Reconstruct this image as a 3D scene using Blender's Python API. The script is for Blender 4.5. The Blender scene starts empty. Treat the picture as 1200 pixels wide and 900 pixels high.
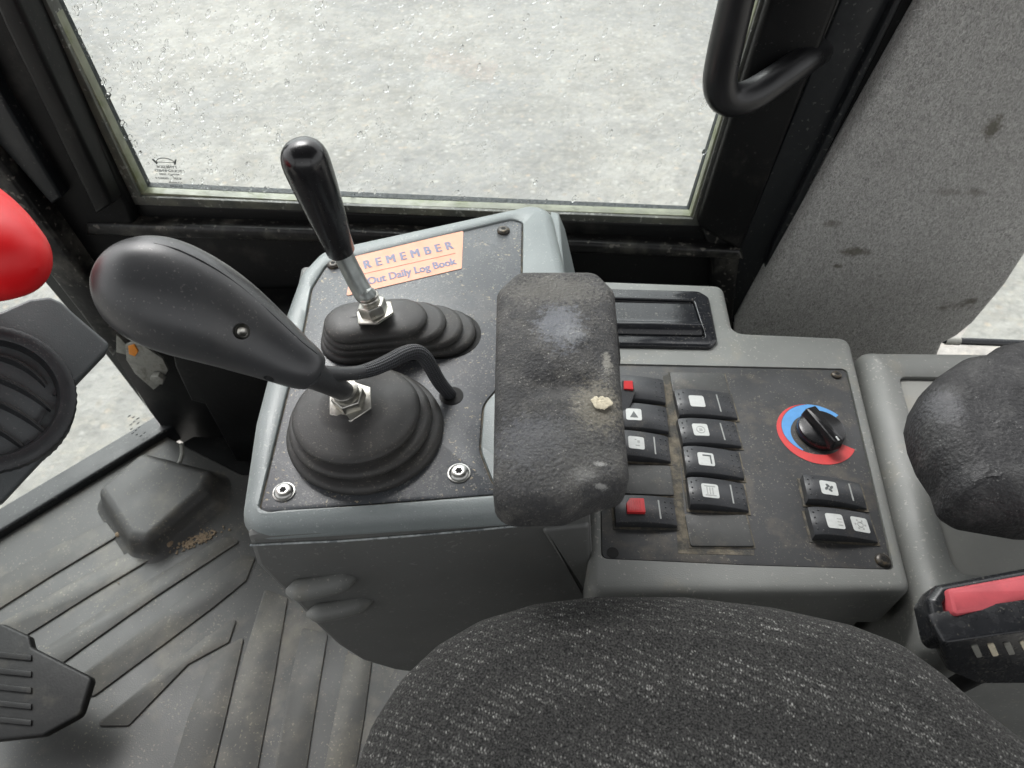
import bpy, bmesh, math, random
from mathutils import Vector, Matrix, noise
R = math.radians
random.seed(7)
SC = bpy.context.scene
COL = SC.collection

# ------------------------------------------------------------ camera, world, sun, exposure
ZC = 1.08                      # camera height above the cab floor
PITCH = R(48)
FPX = 800.0                    # focal length in pixels of the 1200x900 photograph (24 mm)
cam_d = bpy.data.cameras.new("camera")
cam_d.lens = 24.0
cam_d.sensor_width = 36.0
cam_d.clip_start = 0.02
cam_d.clip_end = 500
cam_d.dof.use_dof = True
cam_d.dof.focus_distance = 0.60
cam_d.dof.aperture_fstop = 13
cam = bpy.data.objects.new("camera", cam_d)
COL.objects.link(cam)
cam.location = (0, 0, ZC)
cam.rotation_euler = (R(90) - PITCH, 0, 0)
SC.camera = cam

W = bpy.data.worlds.new("World")
SC.world = W
W.use_nodes = True
wn = W.node_tree.nodes
wl = W.node_tree.links
bg = wn["Background"]
sky = wn.new("ShaderNodeTexSky")
sky.sky_type = 'NISHITA'
sky.sun_disc = False
SUN_EL, SUN_ROT = R(52), R(-25)
sky.sun_elevation = SUN_EL
sky.sun_rotation = SUN_ROT
sky.air_density = 1.0
sky.dust_density = 4.0
sky.ozone_density = 1.0
hs = wn.new("ShaderNodeHueSaturation")
hs.inputs["Saturation"].default_value = 0.05
wl.new(sky.outputs[0], hs.inputs["Color"])
wl.new(hs.outputs[0], bg.inputs["Color"])
bg.inputs["Strength"].default_value = 0.15
sun_d = bpy.data.lights.new("sun", 'SUN')
sun_d.energy = 0.5
sun_d.angle = R(25)
sun_d.color = (1.0, 0.97, 0.93)
sun = bpy.data.objects.new("sun", sun_d)
COL.objects.link(sun)
# light comes from far side (+Y), a little from the left
sd = Vector((math.sin(SUN_ROT) * math.cos(SUN_EL), math.cos(SUN_ROT) * math.cos(SUN_EL), math.sin(SUN_EL)))
sun.rotation_euler = sd.to_track_quat('Z', 'Y').to_euler()

SC.view_settings.view_transform = 'Standard'
SC.view_settings.look = 'None'
SC.view_settings.exposure = 1.32
SC.view_settings.gamma = 1
SC.view_settings.use_curve_mapping = False
SC.render.engine = 'CYCLES'
SC.cycles.max_bounces = 8
SC.cycles.transparent_max_bounces = 12
SC.cycles.use_denoising = True

# ------------------------------------------------------------ geometry helpers
CAM = Vector((0, 0, ZC))
FWD = Vector((0, math.cos(PITCH), -math.sin(PITCH)))
UPV = Vector((0, math.sin(PITCH), math.cos(PITCH)))
RGT = Vector((1, 0, 0))

def ray(px, py):
    return FWD * FPX + RGT * (px - 600) + UPV * (450 - py)

def UP(px, py, p0, n):
    d = ray(px, py)
    t = (p0 - CAM).dot(n) / d.dot(n)
    return CAM + d * t

def U(px, py, z):
    return UP(px, py, Vector((0, 0, z)), Vector((0, 0, 1)))

def pix(w_px, p):              # world length of w_px pixels at point p
    return w_px * (p - CAM).dot(FWD) / FPX

class Fr:
    """A local frame; uv in the plane, w along the normal."""
    def __init__(s, o, ex, ey):
        s.o = Vector(o); s.ex = Vector(ex).normalized()
        s.ez = s.ex.cross(Vector(ey)).normalized(); s.ey = s.ez.cross(s.ex)
    def to(s, u, v, w=0.0):
        return s.o + s.ex * u + s.ey * v + s.ez * w
    def uv(s, px, py, w=0.0):
        d = UP(px, py, s.o + s.ez * w, s.ez) - s.o
        return (d.dot(s.ex), d.dot(s.ey))
    def P(s, pts, w=0.0):
        return [s.uv(a, b, w) for a, b in pts]
    def at(s, p):
        d = Vector(p) - s.o
        return (d.dot(s.ex), d.dot(s.ey), d.dot(s.ez))

def H(z):
    return Fr((0, 0, z), (1, 0, 0), (0, 1, 0))

def area(p):
    return sum(p[i][0] * p[(i + 1) % len(p)][1] - p[(i + 1) % len(p)][0] * p[i][1] for i in range(len(p))) / 2

def ccw(p):
    return list(p) if area(p) > 0 else list(reversed(p))

def fillet(pts, r, n=5):
    pts = ccw(pts); out = []; N = len(pts)
    rr = r if isinstance(r, (list, tuple)) else [r] * N
    for i in range(N):
        p = Vector(pts[i]); a = Vector(pts[i - 1]); b = Vector(pts[(i + 1) % N])
        da = a - p; db = b - p; la, lb = da.length, db.length
        da.normalize(); db.normalize()
        c = max(-1, min(1, da.dot(db))); ang = math.acos(c)
        if rr[i] <= 0 or ang > R(176):
            out.append(tuple(p)); continue
        t = min(rr[i] / math.tan(ang / 2), la * .48, lb * .48)
        rad = t * math.tan(ang / 2)
        s = p + da * t; e = p + db * t
        cen = p + (da + db).normalized() * (rad / math.sin(ang / 2))
        v0 = s - cen; v1 = e - cen
        th = math.atan2(v0.x * v1.y - v0.y * v1.x, v0.dot(v1))
        for k in range(n + 1):
            q = th * k / n
            out.append((cen.x + v0.x * math.cos(q) - v0.y * math.sin(q), cen.y + v0.x * math.sin(q) + v0.y * math.cos(q)))
    return out

def inset(pts, d):
    if abs(d) < 1e-9: return list(pts)
    N = len(pts); out = []
    for i in range(N):
        p = Vector(pts[i]); a = Vector(pts[i - 1]); b = Vector(pts[(i + 1) % N])
        e0 = (p - a); e1 = (b - p)
        if e0.length < 1e-9 or e1.length < 1e-9:
            e0 = e1 = (b - a)
        e0.normalize(); e1.normalize()
        n0 = Vector((-e0.y, e0.x)); n1 = Vector((-e1.y, e1.x))
        m = (n0 + n1)
        if m.length < 1e-6: m = n0
        m.normalize(); c = max(.4, m.dot(n0))
        out.append(tuple(p + m * (d / c)))
    return out

def subdiv(pts, step):
    out = []
    for i in range(len(pts)):
        a = Vector(pts[i]); b = Vector(pts[(i + 1) % len(pts)])
        n = max(1, int((b - a).length / step))
        for k in range(n): out.append(tuple(a.lerp(b, k / n)))
    return out

def polar(pts, c, N=300):
    """distance of the outline from c along N even directions"""
    out = []
    for k in range(N):
        a = 2 * math.pi * k / N; dx, dy = math.cos(a), math.sin(a); best = 0
        for i in range(len(pts)):
            x0, y0 = pts[i - 1][0] - c[0], pts[i - 1][1] - c[1]; x1, y1 = pts[i][0] - c[0], pts[i][1] - c[1]
            ex, ey = x1 - x0, y1 - y0; den = dx * ey - dy * ex
            if abs(den) < 1e-12: continue
            t = (x0 * ey - y0 * ex) / den; q = (x0 * dy - y0 * dx) / den
            if t > 0 and -1e-6 <= q <= 1 + 1e-6: best = max(best, t)
        out.append(best)
    return out

def rimmed(fr, outer, inner, c, lower, rr, depth, N=300, n=5, wi=0.0):
    """a slab with a rounded outer rim and a recess of the inner outline"""
    do, di = polar(outer, c, N), polar(inner, c, N); rings = []
    sc = []
    for k in range(N):      # how oblique the outline runs at each direction
        a, b = do[k - 1], do[(k + 1) % N]; g = (b - a) / (2 * 2 * math.pi / N) / do[k]
        sc.append(min(2.0, math.sqrt(1 + g * g)))
    def ring(ds, w): return [fr.to(c[0] + d * math.cos(2 * math.pi * k / N), c[1] + d * math.sin(2 * math.pi * k / N), w) for k, d in enumerate(ds)]
    for ins, w in lower + [(0, -rr)] + [(rr * (1 - math.cos(k / n * math.pi / 2)), -rr + rr * math.sin(k / n * math.pi / 2)) for k in range(1, n + 1)]:
        rings.append(ring([d - ins * s_ for d, s_ in zip(do, sc)], w))
    rings.append(ring([d + .0012 for d in di], wi)); rings.append(ring(di, wi - .001)); rings.append(ring(di, -depth))
    mb = MB(); mb.loft(rings); return mb

class MB:
    def __init__(s):
        s.bm = bmesh.new(); s.uvl = s.bm.loops.layers.uv.new("UVMap")
    def loft(s, rings, close=True, cap0=True, cap1=True, uvs=None):
        vr = [[s.bm.verts.new(p) for p in r] for r in rings]
        n = len(vr[0])
        for i in range(len(vr) - 1):
            for k in range(n if close else n - 1):
                a, b = vr[i][k], vr[i][(k + 1) % n]
                c, d = vr[i + 1][(k + 1) % n], vr[i + 1][k]
                try: f = s.bm.faces.new((a, b, c, d))
                except ValueError: continue
                if uvs:
                    for l, q in zip(f.loops, ((i, k), (i, k + 1), (i + 1, k + 1), (i + 1, k))):
                        l[s.uvl].uv = (uvs[q[0]], q[1] / n)
        if cap0 and len(vr[0]) > 2: s.bm.faces.new(list(reversed(vr[0])))
        if cap1 and len(vr[-1]) > 2: s.bm.faces.new(vr[-1])
        return s
    def slab(s, fr, pts, levels, cap0=True, cap1=True, hf=None):
        pts = ccw(pts)
        rings = []
        for ins, w in levels:
            q = inset(pts, ins)
            rings.append([fr.to(u, v, w + (hf(u, v) if hf else 0)) for u, v in q])
        return s.loft(rings, True, cap0, cap1)
    def prism(s, fr, pts, w0, w1, r=0.0, n=3):
        """slab from w0 up to w1, top edge rounded by r"""
        lv = [(0, w0), (0, w1 - r)]
        if r > 0:
            lv += [(r * (1 - math.cos(k / n * math.pi / 2)), w1 - r + r * math.sin(k / n * math.pi / 2)) for k in range(1, n + 1)]
        return s.slab(fr, pts, lv)
    def lathe(s, fr, prof, n=32, shear=(0, 0), mod=None, c=(0, 0)):
        rings = []
        w0 = prof[0][1]
        for r, w in prof:
            ring = []
            for k in range(n):
                a = 2 * math.pi * k / n
                rr = max(r, 1e-5) * (mod(k, n, r, w) if mod else 1)
                ring.append(fr.to(c[0] + rr * math.cos(a) + shear[0] * (w - w0), c[1] + rr * math.sin(a) + shear[1] * (w - w0), w))
            rings.append(ring)
        return s.loft(rings)
    def sweep(s, pts, rad, n=16, squash=1.0, ref=None, smooth=0, modf=None):
        pts = [Vector(p) for p in pts]; rad = list(rad)
        for _ in range(smooth):
            np_, nr = [pts[0]], [rad[0]]
            for i in range(len(pts) - 1):
                np_ += [pts[i].lerp(pts[i + 1], .25), pts[i].lerp(pts[i + 1], .75)]
                nr += [rad[i] * .75 + rad[i + 1] * .25, rad[i] * .25 + rad[i + 1] * .75]
            np_.append(pts[-1]); nr.append(rad[-1]); pts, rad = np_, nr
        rings = []; L = [0]; up = Vector(ref) if ref else Vector((0, 0, 1))
        for i in range(len(pts)):
            t = (pts[min(i + 1, len(pts) - 1)] - pts[max(i - 1, 0)]).normalized()
            a = up - t * up.dot(t)
            if a.length < 1e-4: a = Vector((1, 0, 0)) - t * t.x
            a.normalize()
            if not ref: up = a
            b = t.cross(a)
            rings.append([pts[i] + (a * math.cos(q) * squash + b * math.sin(q)) * rad[i] * (modf(i, q) if modf else 1) for q in [2 * math.pi * k / n for k in range(n)]])
            if i: L.append(L[-1] + (pts[i] - pts[i - 1]).length)
        return s.loft(rings, uvs=L)
    def build(s, name, mat, parent=None, loc=None, bevel=0, smooth=True, angle=38, kind=None, label=None):
        o = None
        base = parent_loc(parent) if parent is not None else (Vector(loc) if loc is not None else Vector((0, 0, 0)))
        bmesh.ops.recalc_face_normals(s.bm, faces=s.bm.faces)
        bmesh.ops.translate(s.bm, verts=s.bm.verts, vec=-base)
        me = bpy.data.meshes.new(name); s.bm.to_mesh(me); s.bm.free()
        if smooth:
            me.shade_smooth(); me.set_sharp_from_angle(angle=R(angle))
        me.materials.append(mat)
        o = bpy.data.objects.new(name, me); COL.objects.link(o)
        if parent is not None: o.parent = parent
        else: o.location = base
        if bevel:
            m = o.modifiers.new("bevel", 'BEVEL'); m.width = bevel; m.segments = 2; m.limit_method = 'ANGLE'; m.angle_limit = R(40)
            m.harden_normals = False
        if kind: o["kind"] = kind
        if label: o["label"] = label
        return o

def parent_loc(p):
    v = Vector((0, 0, 0))
    while p is not None:
        v += p.location; p = p.parent
    return v

def thing(name, loc, label, cat, group=None):
    o = bpy.data.objects.new(name, None); COL.objects.link(o)
    o.location = loc; o.empty_display_size = .05
    o["label"] = label; o["category"] = cat
    if group: o["group"] = group
    return o

def tag(o, label, cat, group=None):
    o["label"] = label; o["category"] = cat
    if group: o["group"] = group
    return o

def cut(o, mb):
    """boolean difference, baked"""
    bmesh.ops.recalc_face_normals(mb.bm, faces=mb.bm.faces)
    base = parent_loc(o)
    bmesh.ops.translate(mb.bm, verts=mb.bm.verts, vec=-base)
    me = bpy.data.meshes.new("cutter"); mb.bm.to_mesh(me); mb.bm.free()
    c = bpy.data.objects.new("cutter", me); COL.objects.link(c); c.location = base
    keep = [(m.width, m.segments) for m in o.modifiers if m.type == 'BEVEL']
    o.modifiers.clear()
    m = o.modifiers.new("b", 'BOOLEAN'); m.object = c; m.operation = 'DIFFERENCE'; m.solver = 'EXACT'
    bpy.context.view_layer.update()
    dg = bpy.context.evaluated_depsgraph_get()
    nm = bpy.data.meshes.new_from_object(o.evaluated_get(dg))
    o.modifiers.clear(); o.data = nm
    nm.shade_smooth(); nm.set_sharp_from_angle(angle=R(38))
    bpy.data.objects.remove(c)
    for w, sg in keep:
        m = o.modifiers.new("bevel", 'BEVEL'); m.width = w; m.segments = sg; m.limit_method = 'ANGLE'; m.angle_limit = R(40)

def text(fr, s_, u, v, size, w, mat, parent, name="printed_text", shear=0, off=0.0, th=.0002, mirror=False, align='LEFT', sx=1, sp=1.0, fit=None, bold=0):
    cu = bpy.data.curves.new("t", 'FONT'); cu.body = s_; cu.size = 1; cu.shear = shear; cu.offset = off; cu.align_x = align
    cu.extrude = .0; cu.space_character = sp; cu.resolution_u = 3
    o = bpy.data.objects.new("t", cu); COL.objects.link(o)
    bpy.context.view_layer.update()
    me = bpy.data.meshes.new_from_object(o.evaluated_get(bpy.context.evaluated_depsgraph_get()))
    bpy.data.objects.remove(o)
    mb = MB(); mb.bm.from_mesh(me)
    bmesh.ops.remove_doubles(mb.bm, verts=mb.bm.verts, dist=1e-5)
    xs = [vt.co.x for vt in mb.bm.verts]
    if fit: sx = fit / ((max(xs) - min(xs)) * size)
    for vt in mb.bm.verts:
        x = vt.co.x * size * sx * (-1 if mirror else 1)
        vt.co = fr.to(u + x, v + vt.co.y * size, w)
    g = bmesh.ops.extrude_face_region(mb.bm, geom=list(mb.bm.faces))
    for e in g["geom"]:
        if isinstance(e, bmesh.types.BMVert): e.co += fr.ez * th
    if bold:
        for k in (1, 2):
            g2 = bmesh.ops.duplicate(mb.bm, geom=list(mb.bm.faces)[:len(mb.bm.faces) // (1 if k == 1 else 2)])
            for e in g2['geom']:
                if isinstance(e, bmesh.types.BMVert): e.co += fr.ex * bold * k + fr.ez * .00003 * k
    return mb.build(name, mat, parent, smooth=False)

# ------------------------------------------------------------ materials
def newmat(name):
    m = bpy.data.materials.new(name); m.use_nodes = True
    nt = m.node_tree; b = nt.nodes["Principled BSDF"]
    return m, nt.nodes, nt.links, b

def mixc(N, L, fac, a, b, mode='MIX'):
    x = N.new("ShaderNodeMix"); x.data_type = 'RGBA'; x.blend_type = mode
    for sock, val in ((x.inputs[0], fac), (x.inputs[6], a), (x.inputs[7], b)):
        if hasattr(val, "links"): L.new(val, sock)
        elif isinstance(val, (int, float)): sock.default_value = val
        else: sock.default_value = (*val[:3], 1)
    return x.outputs[2]

def ramp(N, L, src, a, b, lo=0.0, hi=1.0):
    r = N.new("ShaderNodeMapRange"); r.inputs[1].default_value = a; r.inputs[2].default_value = b
    r.inputs[3].default_value = lo; r.inputs[4].default_value = hi; r.clamp = True
    L.new(src, r.inputs[0]); return r.outputs[0]

def noisen(N, L, co, scale, detail=4, rough=.55, sc3=None, dist=0):
    if sc3:
        mp = N.new("ShaderNodeMapping"); mp.inputs["Scale"].default_value = sc3
        L.new(co, mp.inputs[0]); co = mp.outputs[0]
    n = N.new("ShaderNodeTexNoise"); n.inputs["Scale"].default_value = scale; n.inputs["Detail"].default_value = detail
    n.inputs["Roughness"].default_value = rough; n.inputs["Distortion"].default_value = dist
    L.new(co, n.inputs["Vector"]); return n.outputs[0]

def math_(N, L, op, a, b=None):
    x = N.new("ShaderNodeMath"); x.operation = op
    for i, v in enumerate((a, b)):
        if v is None: continue
        if hasattr(v, "links"): L.new(v, x.inputs[i])
        else: x.inputs[i].default_value = v
    return x.outputs[0]

def mat(name, col, rough=.5, var=.15, vs=25, bump=.15, bs=900, bd=.0006, specks=None, stain=None, metal=0, spots=None, coat=0, scratches=0, spec=.5, stretch=None):
    m, N, L, b = newmat(name)
    tc = N.new("ShaderNodeTexCoord"); co = tc.outputs["Object"]
    n1 = noisen(N, L, co, vs, 6, .6, stretch)
    lo = [c * (1 - var) for c in col]; hi = [min(1, c * (1 + var)) for c in col]
    c = mixc(N, L, ramp(N, L, n1, .3, .7), lo, hi)
    rgh = ramp(N, L, noisen(N, L, co, vs * 2.3, 5), .3, .7, max(0, rough - .07), min(1, rough + .07))
    if specks: specks = [(c0, s0, .5 + (t0 - .5) * .66, a0) for c0, s0, t0, a0 in specks]
    if stain: stain = (stain[0], stain[1], .5 + (stain[2] - .5) * .75, .5 + (stain[3] - .5) * .75, stain[4])
    if stain:            # (colour, scale, threshold low, high, amount)
        sc, ss, a, bb, am = stain
        c = mixc(N, L, ramp(N, L, noisen(N, L, co, ss, 8, .68), a, bb, 0, am), c, sc)
    for sp in (spots or []):   # (local centre, radius, colour, noise scale, amount)
        cen, rad, scol, ns, am = sp
        mp = N.new("ShaderNodeVectorMath"); mp.operation = 'SUBTRACT'; L.new(co, mp.inputs[0]); mp.inputs[1].default_value = cen
        mq = N.new("ShaderNodeVectorMath"); mq.operation = 'DIVIDE'; L.new(mp.outputs[0], mq.inputs[0])
        mq.inputs[1].default_value = rad if isinstance(rad, (tuple, list)) else (rad, rad, rad * 3)
        ln = N.new("ShaderNodeVectorMath"); ln.operation = 'LENGTH'; L.new(mq.outputs[0], ln.inputs[0])
        nz = noisen(N, L, co, ns, 8, .8)
        v = math_(N, L, 'ADD', ln.outputs["Value"], math_(N, L, 'MULTIPLY', math_(N, L, 'SUBTRACT', nz, .5), 3.4))
        c = mixc(N, L, ramp(N, L, v, .55, 1.0, am, 0), c, scol)
    if specks:
        for sc, ss, th, am in specks:
            n = noisen(N, L, co, ss, 2, .5); n = math_(N, L, 'ADD', n, math_(N, L, 'MULTIPLY', math_(N, L, 'SUBTRACT', noisen(N, L, co, ss / 14, 4, .7), .5), .35))
            c = mixc(N, L, ramp(N, L, n, th, th + .04, 0, am), c, sc)
    if scratches:
        n = noisen(N, L, co, 60, 3, .5, (1, 14, 4), .6)
        c = mixc(N, L, ramp(N, L, n, .70, .76, 0, scratches), c, [min(1, x * 3 + .1) for x in col])
    L.new(c, b.inputs["Base Color"]); L.new(rgh, b.inputs["Roughness"])
    b.inputs["Metallic"].default_value = metal
    b.inputs["Specular IOR Level"].default_value = spec
    b.inputs["Coat Weight"].default_value = coat
    if bump:
        nb = noisen(N, L, co, bs, 2, .5)
        bp = N.new("ShaderNodeBump"); bp.inputs["Strength"].default_value = bump; bp.inputs["Distance"].default_value = bd
        L.new(nb, bp.inputs["Height"]); L.new(bp.outputs[0], b.inputs["Normal"])
    return m

TAN = (.30, .24, .15)
M = {}
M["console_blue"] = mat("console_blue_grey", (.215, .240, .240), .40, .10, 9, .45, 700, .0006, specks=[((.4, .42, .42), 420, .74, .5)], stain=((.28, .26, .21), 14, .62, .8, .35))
M["console_front_shade"] = mat("console_front_shade_grey", (.145, .148, .143), .5, .12, 7, .35, 800, .0004, specks=[((.3, .3, .28), 260, .76, .4)], stain=((.2, .19, .16), 10, .6, .8, .25), scratches=.2)  # darker than the cover: part of the front's shade is in this colour
M["console_grey"] = mat("console_warm_grey", (.20, .205, .195), .5, .10, 14, .35, 800, .0004, specks=[((.42, .41, .36), 300, .73, .5)], stain=((.30, .27, .20), 22, .58, .8, .4), scratches=.15)
M["plate"] = mat("plate_dark", (.068, .073, .080), .30, .12, 12, .3, 900, .0004, specks=[((.34, .33, .30), 620, .68, .45), ((.5, .42, .28), 300, .76, .6)], stain=((.16, .15, .14), 16, .55, .8, .5))
M["panel"] = mat("panel_black", (.055, .056, .058), .5, .18, 22, .3, 1000, .0003, specks=[((.25, .23, .19), 500, .74, .5)], stain=((.17, .145, .11), 26, .52, .78, .55), scratches=.12)
M["dust"] = mat("dust_line", (.135, .118, .090), .9, .4, 120, .6, 400, .001, stain=((.055, .055, .052), 70, .45, .62, .9))
M["rocker"] = mat("rocker_black", (.040, .042, .046), .42, .15, 60, .2, 1200, .0002, specks=[((.22, .2, .17), 700, .73, .35)], stain=((.11, .10, .085), 50, .6, .85, .5))
M["blank"] = mat("blanking_black", (.052, .053, .052), .55, .15, 60, .3, 1200, .0003, specks=[((.25, .23, .19), 500, .73, .4)], stain=((.14, .125, .10), 40, .55, .8, .5))
M["lens"] = mat("lens_white", (.56, .575, .56), .4, .08, 200, .05, 900)
M["bar_grey"] = mat("bar_grey", (.34, .35, .34), .4, .1, 200, .05)
M["glyph"] = mat("glyph_grey", (.10, .11, .11), .5, .1, 200, .0)
M["glyph_light"] = mat("glyph_light", (.38, .39, .38), .5, .1, 200, .0)
M["red"] = mat("red_plastic", (.60, .03, .035), .4, .1, 90, .1, 900, .0003)
M["red_gloss"] = mat("red_gloss", (.72, .002, .006), .5, .06, 30, .12, 500, .0004)
M["red_print"] = mat("red_print", (.62, .055, .055), .5, .08, 100, .1, 900, .0002)
M["blue_print"] = mat("blue_print", (.10, .32, .66), .5, .08, 100, .1, 900, .0002)
M["button"] = mat("buckle_red", (.52, .085, .10), .5, .15, 60, .2, 700, .0003, stain=((.25, .06, .06), 60, .6, .8, .5))
M["rubber"] = mat("rubber_boot", (.035, .034, .033), .54, .18, 30, .3, 900, .0003, specks=[((.20, .18, .15), 500, .72, .4)], stain=((.085, .08, .07), 18, .5, .8, .6))
M["grip"] = mat("grip_soft_black", (.040, .041, .043), .34, .15, 16, .2, 1500, .0002, stain=((.065, .064, .062), 12, .5, .75, .6), specks=[((.2, .19, .18), 500, .77, .4)])
M["seam"] = mat("seam_dark", (.010, .010, .011), .6, .1, 50, 0)
M["knob"] = mat("knob_gloss_black", (.012, .012, .013), .22, .1, 50, .06, 300, .0003, specks=[((.1, .1, .1), 700, .78, .3)])
M["steel"] = mat("zinc_steel", (.50, .49, .45), .34, .2, 90, .25, 300, .0004, metal=1, stain=((.30, .27, .18), 90, .5, .75, .6))
M["steel_white"] = mat("steel_head", (.48, .48, .46), .36, .15, 120, .15, 400, .0003, metal=1, stain=((.10, .09, .08), 160, .58, .75, .7))
M["rod"] = mat("rod_painted", (.26, .28, .27), .35, .18, 60, .3, 300, .0004, metal=.5, scratches=.5)
M["darkscrew"] = mat("screw_dark", (.06, .055, .05), .4, .2, 200, .2, 400, .0003, metal=.6, stain=((.22, .17, .10), 200, .5, .7, .6))
M["black_paint"] = mat("black_paint", (.0042, .0044, .0046), .42, .2, 9, .25, 90, .0008, specks=[((.08, .08, .075), 260, .79, .3)], stain=((.055, .052, .045), 11, .60, .85, .5), spec=.25)
M["black_dirty"] = mat("black_paint_dirty", (.006, .006, .006), .4, .2, 9, .5, 70, .002, specks=[((.16, .15, .13), 120, .70, .6)], stain=((.10, .095, .08), 16, .50, .75, .7), spec=.4)
M["black_channel"] = mat("black_channel_paint", (.008, .0095, .011), .4, .15, 7, .25, 120, .0006, specks=[((.12, .12, .11), 190, .745, .5)], stain=((.04, .042, .042), 9, .55, .85, .5))
M["pedal"] = mat("pedal_black", (.008, .008, .008), .5, .3, 30, .4, 300, .0006, stain=((.05, .045, .035), 30, .55, .75, .5), spec=.3)
M["handle"] = mat("handle_black", (.010, .010, .011), .33, .15, 20, .15, 300, .0004)
M["seal"] = mat("window_seal", (.060, .063, .055), .45, .35, 22, .5, 120, .002, stain=((.17, .17, .125), 16, .46, .72, .7), specks=[((.42, .42, .38), 150, .70, .4)], stretch=(1, 1, .5))
M["seal_green"] = mat("seal_edge", (.20, .21, .15), .4, .3, 30, .4, 150, .001, stain=((.13, .15, .06), 24, .52, .70, .8))
M["wet_gasket"] = mat("wet_gasket", (.007, .012, .015), .6, .5, 130, .8, 160, .003, specks=[((.16, .2, .22), 230, .80, .5)])
M["vent"] = mat("vent_black", (.022, .023, .025), .42, .15, 40, .3, 900, .0004, specks=[((.15, .14, .13), 600, .74, .4)])
M["vent_in"] = mat("vent_inside", (.012, .012, .012), .5, .2, 40, .2)
M["housing"] = mat("vent_housing", (.075, .082, .085), .5, .15, 14, .45, 900, .0005, specks=[((.2, .2, .19), 500, .75, .4)])
M["galv"] = mat("galvanised", (.33, .33, .30), .45, .35, 50, .5, 200, .001, metal=.5, stain=((.10, .09, .07), 50, .5, .7, .7))
M["orange"] = mat("orange_tag", (.75, .26, .03), .5, .1, 100, .1)
M["label_orange"] = mat("sticker_orange", (.78, .355, .225), .5, .06, 40, .06, 900, .0002, stain=((.48, .28, .19), 60, .6, .8, .4))
M["label_ink"] = mat("sticker_ink", (.17, .18, .28), .5, .1, 300, 0)
M["label_red"] = mat("sticker_red_line", (.50, .16, .12), .5, .1, 300, 0)
M["dark_hole"] = mat("dark_hole", (.006, .006, .006), .8, .1, 40, 0)
M["gloss_black"] = mat("ashtray_gloss", (.018, .019, .022), .16, .15, 30, .06, 200, .0004, specks=[((.16, .15, .13), 400, .73, .5)], stain=((.07, .065, .06), 40, .6, .8, .4))
M["buckle"] = mat("buckle_black", (.014, .015, .017), .25, .15, 60, .15, 300, .0005, specks=[((.2, .19, .16), 500, .73, .4)])
M["crumb"] = mat("crumb", (.24, .18, .12), .9, .3, 300, .5, 500, .001)
M["foam_crumb"] = mat("foam_crumb", (.62, .56, .42), .9, .2, 300, .6, 500, .001)
M["tray"] = mat("tray_grey", (.30, .30, .28), .5, .08, 12, .3, 900, .0004, specks=[((.4, .39, .34), 400, .74, .4)], stain=((.34, .29, .21), 12, .55, .8, .4))
M["edge_white"] = mat("scuffed_edge", (.42, .45, .45), .6, .35, 120, .5, 300, .001, stain=((.16, .18, .19), 110, .48, .58, .9))

# cab floor mat
M["mat"] = mat("floor_mat_rubber", (.054, .053, .051), .46, .16, 5, .4, 600, .0006, specks=[((.26, .23, .17), 260, .73, .5)], stain=((.20, .175, .13), 7, .53, .78, .55))
M["mat_rib"] = mat("floor_mat_rib", (.058, .056, .052), .46, .16, 6, .4, 600, .0006, specks=[((.26, .23, .17), 260, .73, .5)], stain=((.27, .24, .18), 9, .46, .76, .32))

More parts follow.
